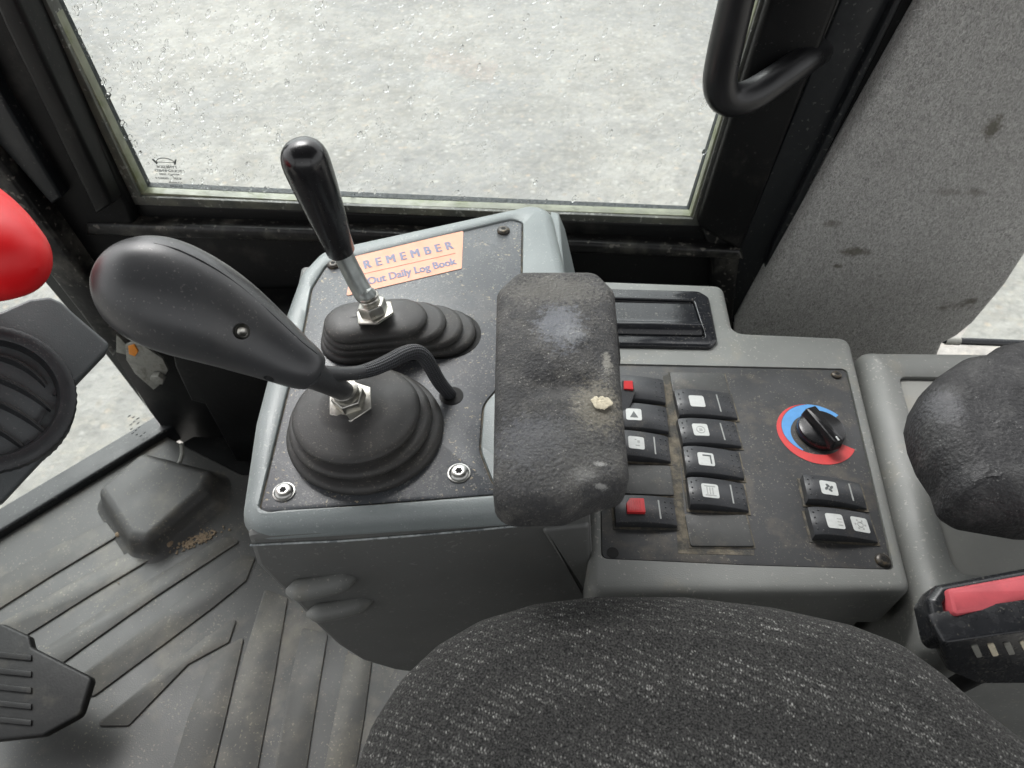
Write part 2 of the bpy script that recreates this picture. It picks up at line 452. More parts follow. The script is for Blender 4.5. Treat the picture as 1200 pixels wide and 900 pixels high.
def seat_fabric():
    m, N, L, b = newmat("seat_fabric")
    tc = N.new("ShaderNodeTexCoord"); co = tc.outputs["Object"]
    n0 = noisen(N, L, co, 90, 3, .5)
    # warped coordinates so that the woven tufts do not sit on a grid
    wv = N.new("ShaderNodeTexNoise"); wv.inputs["Scale"].default_value = 160; wv.inputs["Detail"].default_value = 2
    L.new(co, wv.inputs["Vector"])
    s1 = N.new("ShaderNodeVectorMath"); s1.operation = 'SCALE'; s1.inputs["Scale"].default_value = .0022
    L.new(wv.outputs["Color"], s1.inputs[0])
    ad = N.new("ShaderNodeVectorMath"); ad.operation = 'ADD'; L.new(co, ad.inputs[0]); L.new(s1.outputs[0], ad.inputs[1])
    pat = ramp(N, L, noisen(N, L, co, 55, 3, .6), .36, .64, .35, 1)
    fine = noisen(N, L, co, 900, 2, .6, (1.5, .6, 1))
    f = None
    for rot in (R(16), R(-30)):
        mp = N.new("ShaderNodeMapping"); mp.inputs["Scale"].default_value = (660, 400, 300); mp.inputs["Rotation"].default_value = (0, 0, rot)
        L.new(ad.outputs[0], mp.inputs[0])
        vo = N.new("ShaderNodeTexVoronoi"); vo.inputs["Scale"].default_value = 1; vo.inputs["Randomness"].default_value = .45; L.new(mp.outputs[0], vo.inputs["Vector"])
        sep = N.new("ShaderNodeSeparateColor"); L.new(vo.outputs["Color"], sep.inputs[0])
        k_ = math_(N, L, "MULTIPLY", ramp(N, L, sep.outputs[0], .35, .9, .1, 1), ramp(N, L, vo.outputs["Distance"], .12, .44, 1, 0))
        f = k_ if f is None else math_(N, L, "MAXIMUM", f, k_)
    # weave rows
    mr = N.new("ShaderNodeMapping"); mr.inputs["Rotation"].default_value = (0, 0, R(24)); L.new(ad.outputs[0], mr.inputs[0])
    sx = N.new("ShaderNodeSeparateXYZ"); L.new(mr.outputs[0], sx.inputs[0])
    row = ramp(N, L, math_(N, L, "SINE", math_(N, L, "MULTIPLY", sx.outputs[1], 2 * math.pi / .0062)), -.5, .6, .15, 1)
    f = math_(N, L, "MULTIPLY", math_(N, L, "MULTIPLY", f, row), math_(N, L, "MULTIPLY", pat, ramp(N, L, fine, .36, .58, .15, 1)))
    dark = mixc(N, L, ramp(N, L, noisen(N, L, co, 900, 2), .35, .65), (.010, .010, .0098), (.066, .0655, .063))
    c = mixc(N, L, f, dark, (.58, .575, .54))
    L.new(c, b.inputs["Base Color"]); b.inputs["Roughness"].default_value = .92; b.inputs["Specular IOR Level"].default_value = .25
    hsum = math_(N, L, 'ADD', math_(N, L, 'MULTIPLY', noisen(N, L, co, 800, 2), 1.0), math_(N, L, 'MULTIPLY', f, .6))
    bp = N.new("ShaderNodeBump"); bp.inputs["Strength"].default_value = .8; bp.inputs["Distance"].default_value = .0012
    L.new(hsum, bp.inputs["Height"]); L.new(bp.outputs[0], b.inputs["Normal"])
    return m
M["seat"] = seat_fabric()

def felt():
    m, N, L, b = newmat("grey_felt")
    tc = N.new("ShaderNodeTexCoord"); co = tc.outputs["Object"]
    c9 = []
    for (x, y, rx, rz, am) in ((1163, 150, .010, .016, .85), (1000, 295, .022, .008, .8), (982, 312, .008, .004, .8), (1145, 225, .014, .006, .5), (975, 262, .012, .006, .55), (1110, 225, .02, .006, .4)):
        cen = wpt_f(x, y, .045) - FELT0
        mp = N.new("ShaderNodeVectorMath"); mp.operation = 'SUBTRACT'; L.new(co, mp.inputs[0]); mp.inputs[1].default_value = cen
        mq = N.new("ShaderNodeVectorMath"); mq.operation = 'DIVIDE'; L.new(mp.outputs[0], mq.inputs[0]); mq.inputs[1].default_value = (rx, .05, rz)
        ln = N.new("ShaderNodeVectorMath"); ln.operation = 'LENGTH'; L.new(mq.outputs[0], ln.inputs[0])
        v = math_(N, L, 'ADD', ln.outputs["Value"], math_(N, L, 'MULTIPLY', math_(N, L, 'SUBTRACT', noisen(N, L, co, 150, 6, .7), .5), 2.4))
        c9.append(ramp(N, L, v, .5, 1.1, am, 0))
    fib = noisen(N, L, co, 380, 5, .75, (1, 1, .55), 1.5)
    fib2 = noisen(N, L, co, 120, 4, .7, (.5, 1, 1.3), 2.5)
    c = mixc(N, L, ramp(N, L, fib, .36, .66), (.17, .168, .16), (.58, .575, .55))
    c = mixc(N, L, ramp(N, L, fib2, .55, .68, 0, .4), c, (.46, .46, .44))
    c = mixc(N, L, ramp(N, L, noisen(N, L, co, 5, 5, .6), .42, .7, 0, .3), c, (.25, .245, .23))
    c = mixc(N, L, ramp(N, L, noisen(N, L, co, 13, 4, .6), .64, .70, 0, .7), c, (.10, .09, .07))
    for m9 in c9: c = mixc(N, L, m9, c, (.12, .112, .09))
    L.new(c, b.inputs["Base Color"]); b.inputs["Roughness"].default_value = .95; b.inputs["Specular IOR Level"].default_value = .15
    bp = N.new("ShaderNodeBump"); bp.inputs["Strength"].default_value = .6; bp.inputs["Distance"].default_value = .002
    L.new(math_(N, L, 'ADD', fib, math_(N, L, 'MULTIPLY', fib2, 1.2)), bp.inputs["Height"]); L.new(bp.outputs[0], b.inputs["Normal"])
    return m

def braid():
    m, N, L, b = newmat("braided_sleeve")
    uv = N.new("ShaderNodeTexCoord").outputs["UV"]
    sp = N.new("ShaderNodeSeparateXYZ"); L.new(uv, sp.inputs[0])
    u = math_(N, L, 'MULTIPLY', sp.outputs[0], 2 * math.pi * 260); v = math_(N, L, 'MULTIPLY', sp.outputs[1], 2 * math.pi * 9)
    a = math_(N, L, 'SINE', math_(N, L, 'ADD', u, v)); c_ = math_(N, L, 'SINE', math_(N, L, 'SUBTRACT', u, v))
    h = math_(N, L, 'MULTIPLY', a, c_)
    f = ramp(N, L, h, -.4, .7)
    c = mixc(N, L, f, (.009, .009, .010), (.075, .078, .088))
    L.new(c, b.inputs["Base Color"]); b.inputs["Roughness"].default_value = .45
    bp = N.new("ShaderNodeBump"); bp.inputs["Strength"].default_value = .7; bp.inputs["Distance"].default_value = .0006
    L.new(h, bp.inputs["Height"]); L.new(bp.outputs[0], b.inputs["Normal"])
    return m
M["braid"] = braid()

def ground_mat():
    m, N, L, b = newmat("wet_gravel_yard")
    tc = N.new("ShaderNodeTexCoord"); co = tc.outputs["Object"]
    big = noisen(N, L, co, .55, 5, .6)
    mid = noisen(N, L, co, 5, 6, .65)
    vo = N.new("ShaderNodeTexVoronoi"); vo.inputs["Scale"].default_value = 26; L.new(co, vo.inputs["Vector"])
    c = mixc(N, L, ramp(N, L, mid, .3, .7), (.25, .24, .22), (.42, .405, .372))
    c = mixc(N, L, ramp(N, L, big, .42, .60, 0, .6), c, (.20, .202, .205))
    c = mixc(N, L, ramp(N, L, noisen(N, L, co, 1.7, 6, .7, dist=.6), .46, .62, 0, .5), c, (.19, .18, .16))
    c = mixc(N, L, ramp(N, L, noisen(N, L, co, 14, 5, .7), .50, .66, 0, .55), c, (.40, .37, .31))
    c = mixc(N, L, ramp(N, L, noisen(N, L, co, 9, 5, .75), .56, .68, 0, .5), c, (.13, .13, .125))
    sepc = N.new("ShaderNodeSeparateColor"); L.new(vo.outputs["Color"], sepc.inputs[0])
    pale = math_(N, L, 'MULTIPLY', ramp(N, L, sepc.outputs[0], .75, .95, 0, .6), ramp(N, L, vo.outputs["Distance"], .2, .5, 1, 0))
    c = mixc(N, L, pale, c, (.52, .51, .47))
    warm = math_(N, L, 'MULTIPLY', ramp(N, L, sepc.outputs[1], .88, .97, 0, .30), ramp(N, L, vo.outputs["Distance"], .2, .5, 1, 0))
    c = mixc(N, L, warm, c, (.62, .46, .30))
    dk = math_(N, L, 'MULTIPLY', ramp(N, L, sepc.outputs[2], .85, .97, 0, .5), ramp(N, L, vo.outputs["Distance"], .15, .45, 1, 0))
    c = mixc(N, L, dk, c, (.17, .17, .16))
    c = mixc(N, L, ramp(N, L, noisen(N, L, co, 90, 3, .7), .42, .75, 0, .5), c, (.22, .22, .21))
    L.new(c, b.inputs["Base Color"]); b.inputs["Roughness"].default_value = .75
    bp = N.new("ShaderNodeBump"); bp.inputs["Strength"].default_value = .5; bp.inputs["Distance"].default_value = .01
    L.new(math_(N, L, 'ADD', noisen(N, L, co, 40, 5, .7), vo.outputs["Distance"]), bp.inputs["Height"]); L.new(bp.outputs[0], b.inputs["Normal"])
    return m
M["ground"] = ground_mat()

def glass():
    m, N, L, b = newmat("window_glass")
    N.remove(b)
    out = N["Material Output"]
    tr = N.new("ShaderNodeBsdfTransparent"); tr.inputs[0].default_value = (.93, .955, .95, 1)
    gl = N.new("ShaderNodeBsdfGlossy"); gl.inputs["Roughness"].default_value = .03; gl.inputs[0].default_value = (1, 1, 1, 1)
    lw_ = N.new("ShaderNodeLayerWeight"); fr_o = math_(N, L, "ADD", math_(N, L, "MULTIPLY", math_(N, L, "POWER", lw_.outputs["Facing"], 5.0), .9), .03)
    mx = N.new("ShaderNodeMixShader"); L.new(fr_o, mx.inputs[0]); L.new(tr.outputs[0], mx.inputs[1]); L.new(gl.outputs[0], mx.inputs[2])
    L.new(mx.outputs[0], out.inputs[0])
    return m
M["glass"] = glass()

def water():
    m, N, L, b = newmat("water_drop")
    b.inputs["Base Color"].default_value = (1, 1, 1, 1); b.inputs["Roughness"].default_value = .02
    b.inputs["IOR"].default_value = 1.33; b.inputs["Transmission Weight"].default_value = 1
    return m
M["water"] = water()

# ------------------------------------------------------------ ground outside
g = MB(); s = 60
g.loft([[Vector((-s, -s, -1.0)), Vector((s, -s, -1.0)), Vector((s, s, -1.0)), Vector((-s, s, -1.0))]], cap0=False)
go = g.build("ground", M["ground"], loc=(0, 0, 0), smooth=False, kind="structure")

# ------------------------------------------------------------ cab shell
WA = U(160, 240, .51); WB = U(820, 265, .51)
WF = Fr(WA, (WB - WA), (0, 0, 1))          # ez points toward -Y (to the camera)
if WF.ez.y > 0: raise SystemExit("frame")
def wprism(mb, pts, w1, w0, r=.004):
    """polygon traced on the wall plane at offset w1, going back to w0"""
    return mb.prism(WF, WF.P(pts, w1), w0, w1, r)

cab = thing("cab_frame", (0, .85, 0), "black painted steel cab frame with dirty corner post, sill and grooved pillar around the window", "cab frame")
def cabpart(name, pts, w1, w0, m, r=.004, **k):
    mb = MB(); wprism(mb, pts, w1, w0, r); return mb.build(name, M[m], cab, **k)
# sill under the window, stepped
cabpart("window_sill", [(120, 236), (164, 238), (430, 250), (826, 264), (860, 292), (130, 262)], .012, -.008, "black_paint")
cabpart("sill_ledge", [(100, 262), (400, 272), (700, 286), (868, 294), (872, 305), (700, 299), (400, 286), (100, 277)], .035, -.008, "black_dirty", r=.006)
cabpart("lower_wall", [(150, 262), (872, 292), (980, 420), (980, 900), (292, 900), (292, 560), (190, 420)], -.005, -.03, "black_paint")
# top header and rear part of the window wall, out of the picture but part of the place
# left corner post and its facets
cabpart("corner_post", [(34, 0), (152, 246), (160, 275), (140, 300), (190, 400), (285, 500), (285, 556), (272, 556), (192, 506), (118, 410), (50, 330), (-60, 180), (-150, 0), (-230, -300), (-60, -300)], .03, -.008, "black_paint", r=.006)
cabpart("post_fin", [(-8, -60), (24, 10), (132, 240), (112, 252), (4, 30), (-32, -60)], .055, .0, "black_paint", r=.006)
cabpart("post_web", [(-40, 40), (10, 128), (72, 232), (60, 240), (-10, 160), (-60, 80)], .05, .0, "black_channel", r=.004)
cabpart("post_flange", [(-60, 110), (20, 218), (68, 282), (118, 352), (146, 402), (132, 420), (92, 366), (40, 300), (-60, 170)], .065, .0, "black_dirty", r=.006)
# right pillar with grooves
cabpart("pillar_bar", [(905, -60), (1000, -60), (985, 0), (868, 296), (820, 268), (818, 262), (900, 0)], .03, -.008, "black_paint", r=.008)
cabpart("pillar_channel", [(1004, -60), (1070, -60), (1049, 0), (905, 292), (885, 360), (858, 380), (850, 330), (866, 292), (985, 0)], .012, -.008, "black_channel", r=.003)
cabpart("pillar_lip", [(1072, -60), (1080, -60), (1056, 2), (915, 290), (890, 352), (884, 352), (905, 290), (1049, 0)], .024, -.008, "black_channel", r=.002)
cabpart("pillar_edge", [(1078, -60), (1130, -60), (1100, 0), (905, 400), (872, 400), (888, 352), (915, 290), (1054, 0)], .018, -.008, "black_paint", r=.004)
cabpart("pillar_foot", [(820, 264), (868, 294), (862, 340), (858, 384), (835, 384), (835, 300)], .02, -.008, "black_dirty", r=.004)
# lower black cover in the corner beside the console
mb = MB(); wprism(mb, [(196, 380), (345, 380), (345, 560), (285, 556), (240, 474), (224, 470), (205, 430)], .085, 0, .004)
mb.build("corner_cover", M["black_paint"], cab)
# unseen slab overhead to block top light, cut short to let sky in
mb = MB(); mb.prism(H(1.62), fillet([(-1.05, .95), (-1.05, -.35), (1.05, -.35), (1.05, .95)], .08), 0, .06, .01); mb.build("roof_blocker", M["black_paint"], cab)
mb = MB()
for a, b_ in (((-1.0, -.70), (-.93, -.63)), ((.85, -.70), (.92, -.63)), ((.80, .80), (.90, .88))):
    pass
mb.prism(H(0), [(-1.0, -.70), (-.93, -.70), (-.93, -.63), (-1.0, -.63)], -.05, 1.62); mb.build("rear_post", M["black_paint"], cab)
mb = MB(); mb.prism(H(0), [(.86, -.70), (.93, -.70), (.93, -.63), (.86, -.63)], -.05, 1.62); mb.build("rear_post", M["black_paint"], cab)
mb = MB(); mb.prism(H(0), [(-.88, -.70), (.84, -.70), (.84, -.66), (-.88, -.66)], -.05, .85); mb.build("door_light_blocker", M["black_paint"], cab)  # unseen panel behind the camera, height set to block low light

# the side window
win = thing("side_window", WF.to(.35, 0, 0), "large rain-spotted side window with worn dirty rubber seal, looking onto the pale yard", "window")
def strip(mb, A, B, w1, w0, r=.001):
    wprism(mb, A + list(reversed(B)), w1, w0, r)
o1 = [(-75, -300), (45, 0), (158, 240), (430, 250), (822, 265), (900, 0), (985, -300)]
i1 = [(-50, -300), (54, 0), (164, 231), (430, 242), (812, 257), (891, 0), (975, -300)]
i2 = [(-46, -300), (58, 0), (168, 226), (430, 239), (809, 253), (888, 0), (972, -300)]
i3 = [(-36, -300), (66, 0), (172, 219), (430, 231), (806, 247), (884, 0), (968, -300)]
mb = MB(); strip(mb, o1, i1, .014, -.007); mb.build("rubber_seal", M["seal"], win)
mb = MB(); strip(mb, i1, i2, .008, -.007); mb.build("seal_lip", M["seal_green"], win)
mb = MB(); strip(mb, i2, i3, -.008, -.020); mb.build("outer_gasket", M["wet_gasket"], win)
mb = MB(); wprism(mb, [(-48, -300), (56, 0), (166, 229), (430, 241), (810, 255), (890, 0), (974, -300)], -.001, -.006, 0)
mb.build("glass_pane", M["glass"], win, smooth=False)
# water drops on the outer face
mb = MB()
ico = bmesh.new(); bmesh.ops.create_icosphere(ico, subdivisions=1, radius=1)
iv = [v.co.copy() for v in ico.verts]; ifc = [[v.index for v in f.verts] for f in ico.faces]; ico.free()
poly = WF.P(i3, -.0065)
us = [p[0] for p in poly]; vs = [p[1] for p in poly]
def inside(p, poly):
    c = False
    for i in range(len(poly)):
        a, b_ = poly[i], poly[i - 1]
        if (a[1] > p[1]) != (b_[1] > p[1]) and p[0] < (b_[0] - a[0]) * (p[1] - a[1]) / (b_[1] - a[1]) + a[0]: c = not c
    return c
cnt = 0
while cnt < 4600:
    u = random.uniform(min(us), max(us)); v = random.uniform(0, .62)
    t = (u - min(us)) / (max(us) - min(us))
    if random.random() > (1.0 - .85 * t) : continue
    if not inside((u, v), poly): continue
    cnt += 1
    big = random.random()
    r = .0010 + .0036 * big ** 6
    sl = random.uniform(-.9, -.3)
    st = 1.2 + random.random() * .9
    vv = []
    for c in iv:
        a = c.x * r * .8; b_ = c.y * r * st
        ca, sa = math.cos(sl), math.sin(sl)
        vv.append(mb.bm.verts.new(WF.to(u + a * ca + b_ * sa * -1, v + a * sa + b_ * ca, -.0068 + c.z * r * .42)))
    for f in ifc: mb.bm.faces.new([vv[i] for i in f])
mb.build("water_drops", M["water"], win, kind="stuff")
# etched mark, read from outside, so mirrored from the seat
ef = Fr(WF.to(*WF.uv(197, 190)), WF.ex, WF.ey)
ew = .0003
for s_, cx_, dy, sz, wd in (("TYNESIDE", 196, 197, .0058, 27), ("TOUGHENED", 198, 201.5, .0058, 35), ("AS/NZS 2080", 199, 205, .0034, 26), ("43R - 00023", 198, 210, .0046, 34), ("CLEAR", 206, 214.5, .0034, 17), ("M 040", 207, 219, .0040, 16)):
    uu, vv2 = WF.uv(cx_, dy)
    text(WF, s_, uu, vv2, sz, ew, M["glyph"], win, "etched_text", mirror=True, align='CENTER', th=.0001, fit=wd * .00112, bold=.0002)
mb = MB(); arc = []
c0 = WF.uv(194, 190)
for k in range(13):
    a = math.pi * k / 12; arc.append(WF.to(c0[0] + .0125 * math.cos(a), c0[1] + .0065 * math.sin(a), .0005))
mb.sweep(arc, [.0006] * 13, 5)
mb.sweep([WF.to(c0[0] - .014, c0[1], .0005), WF.to(c0[0] + .014, c0[1], .0005)], [.0005] * 2, 5)
for sgn in (-1, 1):
    mb.sweep([WF.to(c0[0] + sgn * .0125, c0[1] - .0025, .0005), WF.to(c0[0] + sgn * .0165, c0[1] + .0045, .0005)], [.0013] * 2, 5)
mb.build("etched_emblem", M["glyph"], win)

# rear quarter window seen to the right of the felt, with its gasket
rw = thing("rear_quarter_window", WF.to(1.1, 0, 0), "rear side window at the right edge, with a glossy black gasket along its bottom", "window")
mb = MB(); wprism(mb, [(1128, 398), (1420, 408), (1420, 100), (1270, 190)], -.03, -.036, 0); mb.build("glass_pane", M["glass"], rw, smooth=False)
mb = MB()
a, b_ = UP(1104, 399, WF.to(0, 0, .0), WF.ez), UP(1420, 411, WF.to(0, 0, .0), WF.ez)
mb.sweep([a, a.lerp(b_, .02), a.lerp(b_, .98), b_], [.004, .006, .006, .004], 14); mb.build("gasket", M["gloss_black"], rw)
mb = MB()
a2 = a.lerp(b_, .065)
mb.sweep([a.lerp(b_, .012), a2], [.0068, .0068], 14); mb.build("gasket_joint", M["galv"], rw)

# felt lining
def wpt_f(px, py, w): return UP(px, py, WF.to(0, 0, w), WF.ez)
FELT0 = WF.to(1.0, -.3, .045)
M["felt"] = felt()
mb = MB()
fp = WF.P([(1104, -60), (1086, 0), (1000, 150), (864, 388), (870, 560), (1040, 560), (1106, 404), (1122, 396), (1142, 380), (1180, 335), (1212, 286), (1290, 170), (1420, -60)], .045)
mb.prism(WF, subdiv(fp, .03), .0, .045, .010, 4)
f = mb.build("pillar_lining", M["felt"], loc=WF.to(1.0, -.3, .045))
tag(f, "stained grey felt lining glued over the wide rear pillar", "felt lining")
# loose fibres along its edge
mb = MB()
for k in range(60):
    t = random.random(); q = WF.uv(1086 + (864 - 1086) * t, 388 * t, .047)
    p0 = WF.to(q[0] + .004, q[1], .045); d = Vector((random.uniform(-.012, .002), random.uniform(-.004, .0), random.uniform(-.008, .008)))
    mb.sweep([p0, p0 + d * .5 + Vector((0, -.002, .002)), p0 + d], [.00022] * 3, 4)
mb.build("loose_fibres", M["felt"], f, kind="stuff")

# grab handle
def wpt(px, py, w): return UP(px, py, WF.to(0, 0, w), WF.ez)
hp = [(905, -170, .085), (882, -80, .085), (863, 0, .085), (849, 60, .085), (842, 98, .085), (850, 118, .082), (876, 116, .072), (912, 92, .052), (955, 62, .016), (963, 57, -.008)]
pts = [wpt(*q) for q in hp]
mb = MB(); mb.sweep(pts, [pix(w / 2, p) for w, p in zip((44, 43, 42, 41, 40, 39, 38, 36, 34, 33), pts)], 18, smooth=3)
gh = mb.build("grab_handle", M["handle"], loc=pts[-1])
tag(gh, "bent black tubular grab handle fixed to the pillar right of the window", "grab handle")

# ------------------------------------------------------------ floor and mat
e0 = U(0, 625, 0); e1 = U(192, 508, 0); ed = (e1 - e0).normalized()
nrm0 = Vector((-ed.y, ed.x, 0)); fa = e0 - ed * .55 + nrm0 * .02; fb = e1 + ed * .10 + nrm0 * .02
mb = MB(); mb.prism(H(0), [(fa.x, fa.y), (fa.x, -.72), (1.0, -.72), (1.0, .80), (fb.x, .84)], -.06, -.012)
mb.build("floor", M["black_paint"], loc=(0, 0, 0), kind="structure")
mt = thing("floor_mat", U(200, 720, 0), "ribbed black rubber floor mat, dusty and with soil scattered on it", "floor mat")
nrm = Vector((-ed.y, ed.x, 0)); ofs = -nrm * .010 if nrm.y > 0 else nrm * .010
ma, mb_ = e0 - ed * .5 + ofs, e1 + ofs
mb = MB(); mb.prism(H(0), [(ma.x, ma.y), (ma.x, -.5), (.5, -.5), (.5, .73), (U(283, 556, 0).x, U(283, 556, 0).y), (mb_.x, mb_.y)], -.011, 0, .003)
mb.build("mat_base", M["mat"], mt)
ribs = [
    [(-120, 782), (0, 712), (60, 674), (137, 628), (124, 611), (60, 642), (0, 676), (-120, 745)],
    [(-10, 768), (40, 738), (110, 694), (181, 652), (160, 642), (95, 676), (25, 716), (-60, 762)],
    [(40, 800), (108, 751), (180, 700), (282, 633), (262, 628), (170, 682), (78, 742), (-10, 800)],
    [(110, 815), (195, 752), (250, 711), (288, 680), (299, 652), (284, 650), (222, 694), (140, 756), (60, 815)],
    [(150, 850), (220, 778), (268, 752), (278, 722), (240, 747), (190, 786), (110, 850)],
    [(337, 700), (322, 790), (298, 920), (248, 920), (276, 800), (310, 690)],
    [(384, 742), (372, 815), (356, 920), (318, 920), (336, 815), (354, 735)],
    [(436, 772), (427, 840), (414, 920), (376, 920), (392, 840), (406, 765)],
    [(286, 745), (262, 850), (245, 920), (196, 920), (220, 840), (250, 765)],
    [(520, 780), (500, 920), (440, 920), (462, 780)],
]
for k, rp in enumerate(ribs):
    mb = MB(); mb.prism(H(0), fillet(H(.004).P(rp), .004, 3), -.001, .0033, .0008, 2)
    mb.build("rib", M["mat_rib"], mt)
hp_ = H(.045).P([(166, 530), (250, 552), (240, 574), (172, 633), (150, 630), (114, 574)])
mb = MB(); mb.slab(H(0), fillet(hp_, .016, 6), [(-.024, -.001), (-.014, .004), (-.008, .014), (-.004, .030), (-.001, .039), (.004, .045), (.009, .0475), (.014, .048)])
mb.build("raised_hump", M["mat"], mt, angle=60)
# threshold bar along the low front glass
mb = MB(); fz = Fr(e0, ed, (0, 0, 1))
mb.prism(fz, [(-.5, -.03), (.36, -.03), (.36, .016), (-.5, .016)], -.036, .012, .006)
mb.build("front_threshold", M["black_channel"], cab)

# low front glass
lw = thing("front_corner_glass", e0.lerp(e1, .5), "low front corner glass by the floor with a small etched mark", "window")
gf = Fr(e0, ed, (0, 0, 1))
mb = MB(); mb.prism(gf, [(-.5, .015), (.31, .015), (.31, .60), (-.5, .60)], -.003, .003)
mb.build("glass_pane", M["glass"], lw, smooth=False)
mb = MB()
for k in range(5):
    for j in range(4):
        q = gf.uv(150 + j * 5 + k, 489 + k * 5 + (j * 1.5), -.004)
        if random.random() < .8: mb.prism(gf, [(q[0], q[1]), (q[0] + .006 * random.uniform(.4, 1), q[1]), (q[0] + .006, q[1] + .0022), (q[0], q[1] + .0022)], -.0045, -.004)
mb.build("etched_mark", M["glyph"], lw)

# soil and pebbles on the mat
def pebble(c, r, m, name="pebble"):
    bm_ = MB(); res = bmesh.ops.create_icosphere(bm_.bm, subdivisions=2, radius=r)
    for v in res["verts"]:
        v.co *= 1 + .25 * noise.noise(v.co * (1.2 / r) + Vector(c) * 30); v.co.z *= .75
        v.co += Vector(c)
    return bm_
p = U(197, 636, .007)
pb = pebble(p, .0095, "crumb").build("pebble", M["crumb"], loc=p); tag(pb, "small tan pebble lying on the mat just below the raised hump", "pebble")
p = U(139, 626, .005)
pb = pebble(p, .006, "crumb").build("pebble", M["crumb"], loc=p); tag(pb, "tiny pebble at the end of the outermost mat rib, left of the hump", "pebble")
mb = MB()
for k in range(260):
    if k < 200:
        t = random.gauss(.5, .3); px = 212 + 40 * t + random.gauss(0, 2); py = 640 - 16 * t + random.gauss(0, 3.4)
    else:
        px = random.uniform(60, 420); py = random.uniform(620, 860)
    c = U(px, py, .002); r = random.uniform(.0008, .0026) if k < 200 else random.uniform(.0006, .0014)
    res = bmesh.ops.create_icosphere(mb.bm, subdivisions=1, radius=r)
    for v in res["verts"]: v.co = Vector((v.co.x, v.co.y, v.co.z * .6)) + c
so = mb.build("soil_crumbs", M["crumb"], loc=U(235, 630, 0), kind="stuff")
tag(so, "dry tan soil crumbs scattered on the mat beside the pebble", "soil")

# foot pedal, lower left
pd = thing("foot_pedal", U(60, 820, .1), "black foot pedal with a ridged tread at the lower left", "pedal")
pf = Fr(U(50, 800, .09), (1, -.35, 0), (.35, 1, .15))
mb = MB(); mb.prism(pf, fillet(pf.P([(-40, 730), (4, 731), (34, 745), (37, 758), (108, 794), (94, 838), (50, 862), (-40, 872)]), .01), -.012, 0, .004); mb.build("pedal_plate", M["pedal"], pd)
for k in range(5):
    mb = MB(); mb.prism(pf, fillet(pf.P([(-40, 760 + k * 19), (38, 768 + k * 19), (38, 775 + k * 19), (-40, 767 + k * 19)]), .001, 2), 0, .003, .001); mb.build("tread_ridge", M["pedal"], pd)
mb = MB(); mb.sweep([U(50, 800, .08), U(40, 790, .0)], [.014, .018], 14); mb.build("pedal_stem", M["knob"], pd)

# ------------------------------------------------------------ left control console
ZT = .62
hT = H(ZT)
cc = thing("control_console", U(480, 560, 0), "blue-grey control console carrying the two levers, with an orange reminder sticker", "console")
top = hT.P([(276, 620), (296, 490), (322, 392), (350, 316), (376, 289), (645, 231), (668, 330), (690, 592), (640, 598)])
top_f = fillet(top, [.024, .03, .2, .05, .03, .026, .05, .03, .05] if area(top) > 0 else [.05, .03, .05, .026, .03, .05, .2, .03, .024], 7)
plate_px = [(306, 602), (306, 594), (336, 470), (357, 388), (366, 340), (384, 311), (600, 259), (612, 263), (611, 330), (606, 430), (566, 476), (562, 530), (576, 566), (590, 580)]
plate = H(ZT - .003).P(plate_px)
rad_ = [.004, .006, .05, .05, .03, .02, .01, .006, .05, .05, .03, .04, .02, .004]
plate = fillet(plate, rad_ if area(plate) > 0 else rad_[::-1], 5)
ctr = hT.uv(460, 440)
mb = rimmed(hT, top_f, inset(plate, -.0012), ctr, [(.003, -.022), (0, -.019), (-.001, -.016)], .014, .004, 480, 6)
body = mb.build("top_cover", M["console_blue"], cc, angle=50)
mb = MB(); mb.prism(hT, inset(plate, -.0010), -.0038, -.0030); mb.build("dust_line", M["dust"], cc)
mb = MB(); mb.prism(hT, inset(plate, .0006), -.0036, -.0014, .0006, 2)
pl_o = mb.build("control_plate", M["plate"], cc)
# lower body: profile in a vertical plane, extruded back
v0_ = U(285, 638, ZT - .019); v1_ = U(640, 613, ZT - .019)
vf = Fr(v0_ + Vector((0, .002, 0)), (v1_ - v0_), (0, 0, 1))
if vf.ez.y > 0: raise SystemExit("vf")
def vpt(x, y, w=0): return vf.to(*vf.uv(x, y, w), w)
prof = vf.P([(289, 628), (300, 662), (322, 684), (345, 706), (372, 735), (396, 757), (425, 775), (462, 786), (560, 800), (702, 800), (692, 594), (640, 599)])
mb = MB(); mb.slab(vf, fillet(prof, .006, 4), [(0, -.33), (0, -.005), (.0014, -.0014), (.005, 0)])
mb.build("lower_body", M["console_front_shade"], cc, angle=14)
# scuffed parting line along the front edge
mb = MB(); pl = [vpt(x, y, .0015) for x, y in ((293, 639), (330, 637), (400, 634), (480, 628), (560, 621), (640, 613))]
mb.sweep(pl, [.0009] * len(pl), 6); mb.build("parting_edge", M["edge_white"], cc)
# two moulded grip scoops
for (x0, y0, x1, y1, h) in ((336, 689, 416, 684, 24), (360, 716, 436, 711, 20)):
    a = vpt(x0, y0, .005); b_ = vpt(x1, y1, .005)
    mb = MB(); r = pix(h / 2, a) * 1.12
    N_ = 14; pp = []; ra = []
    for k in range(N_ + 1):
        t = k / N_; e = min(t, 1 - t) * 5
        pp.append(a.lerp(b_, t) + vf.ez * (.003 - .010 * t * t)); ra.append(r * (.25 + .75 * math.sin(min(1, e) * math.pi / 2)))
    mb.sweep(pp, ra, 16, squash=1.0, ref=(0, 0, 1)); mb.build("moulded_rib", M["console_grey"], cc, angle=70)  # lighter grey than the body puts their highlights into the colour
# corner fin at right front
mb = MB(); mb.prism(vf, fillet(vf.P([(634, 618), (690, 612), (692, 712), (684, 694)]), .004), -.02, .0035, .0035); mb.build("corner_fillet", M["console_front_shade"], cc)
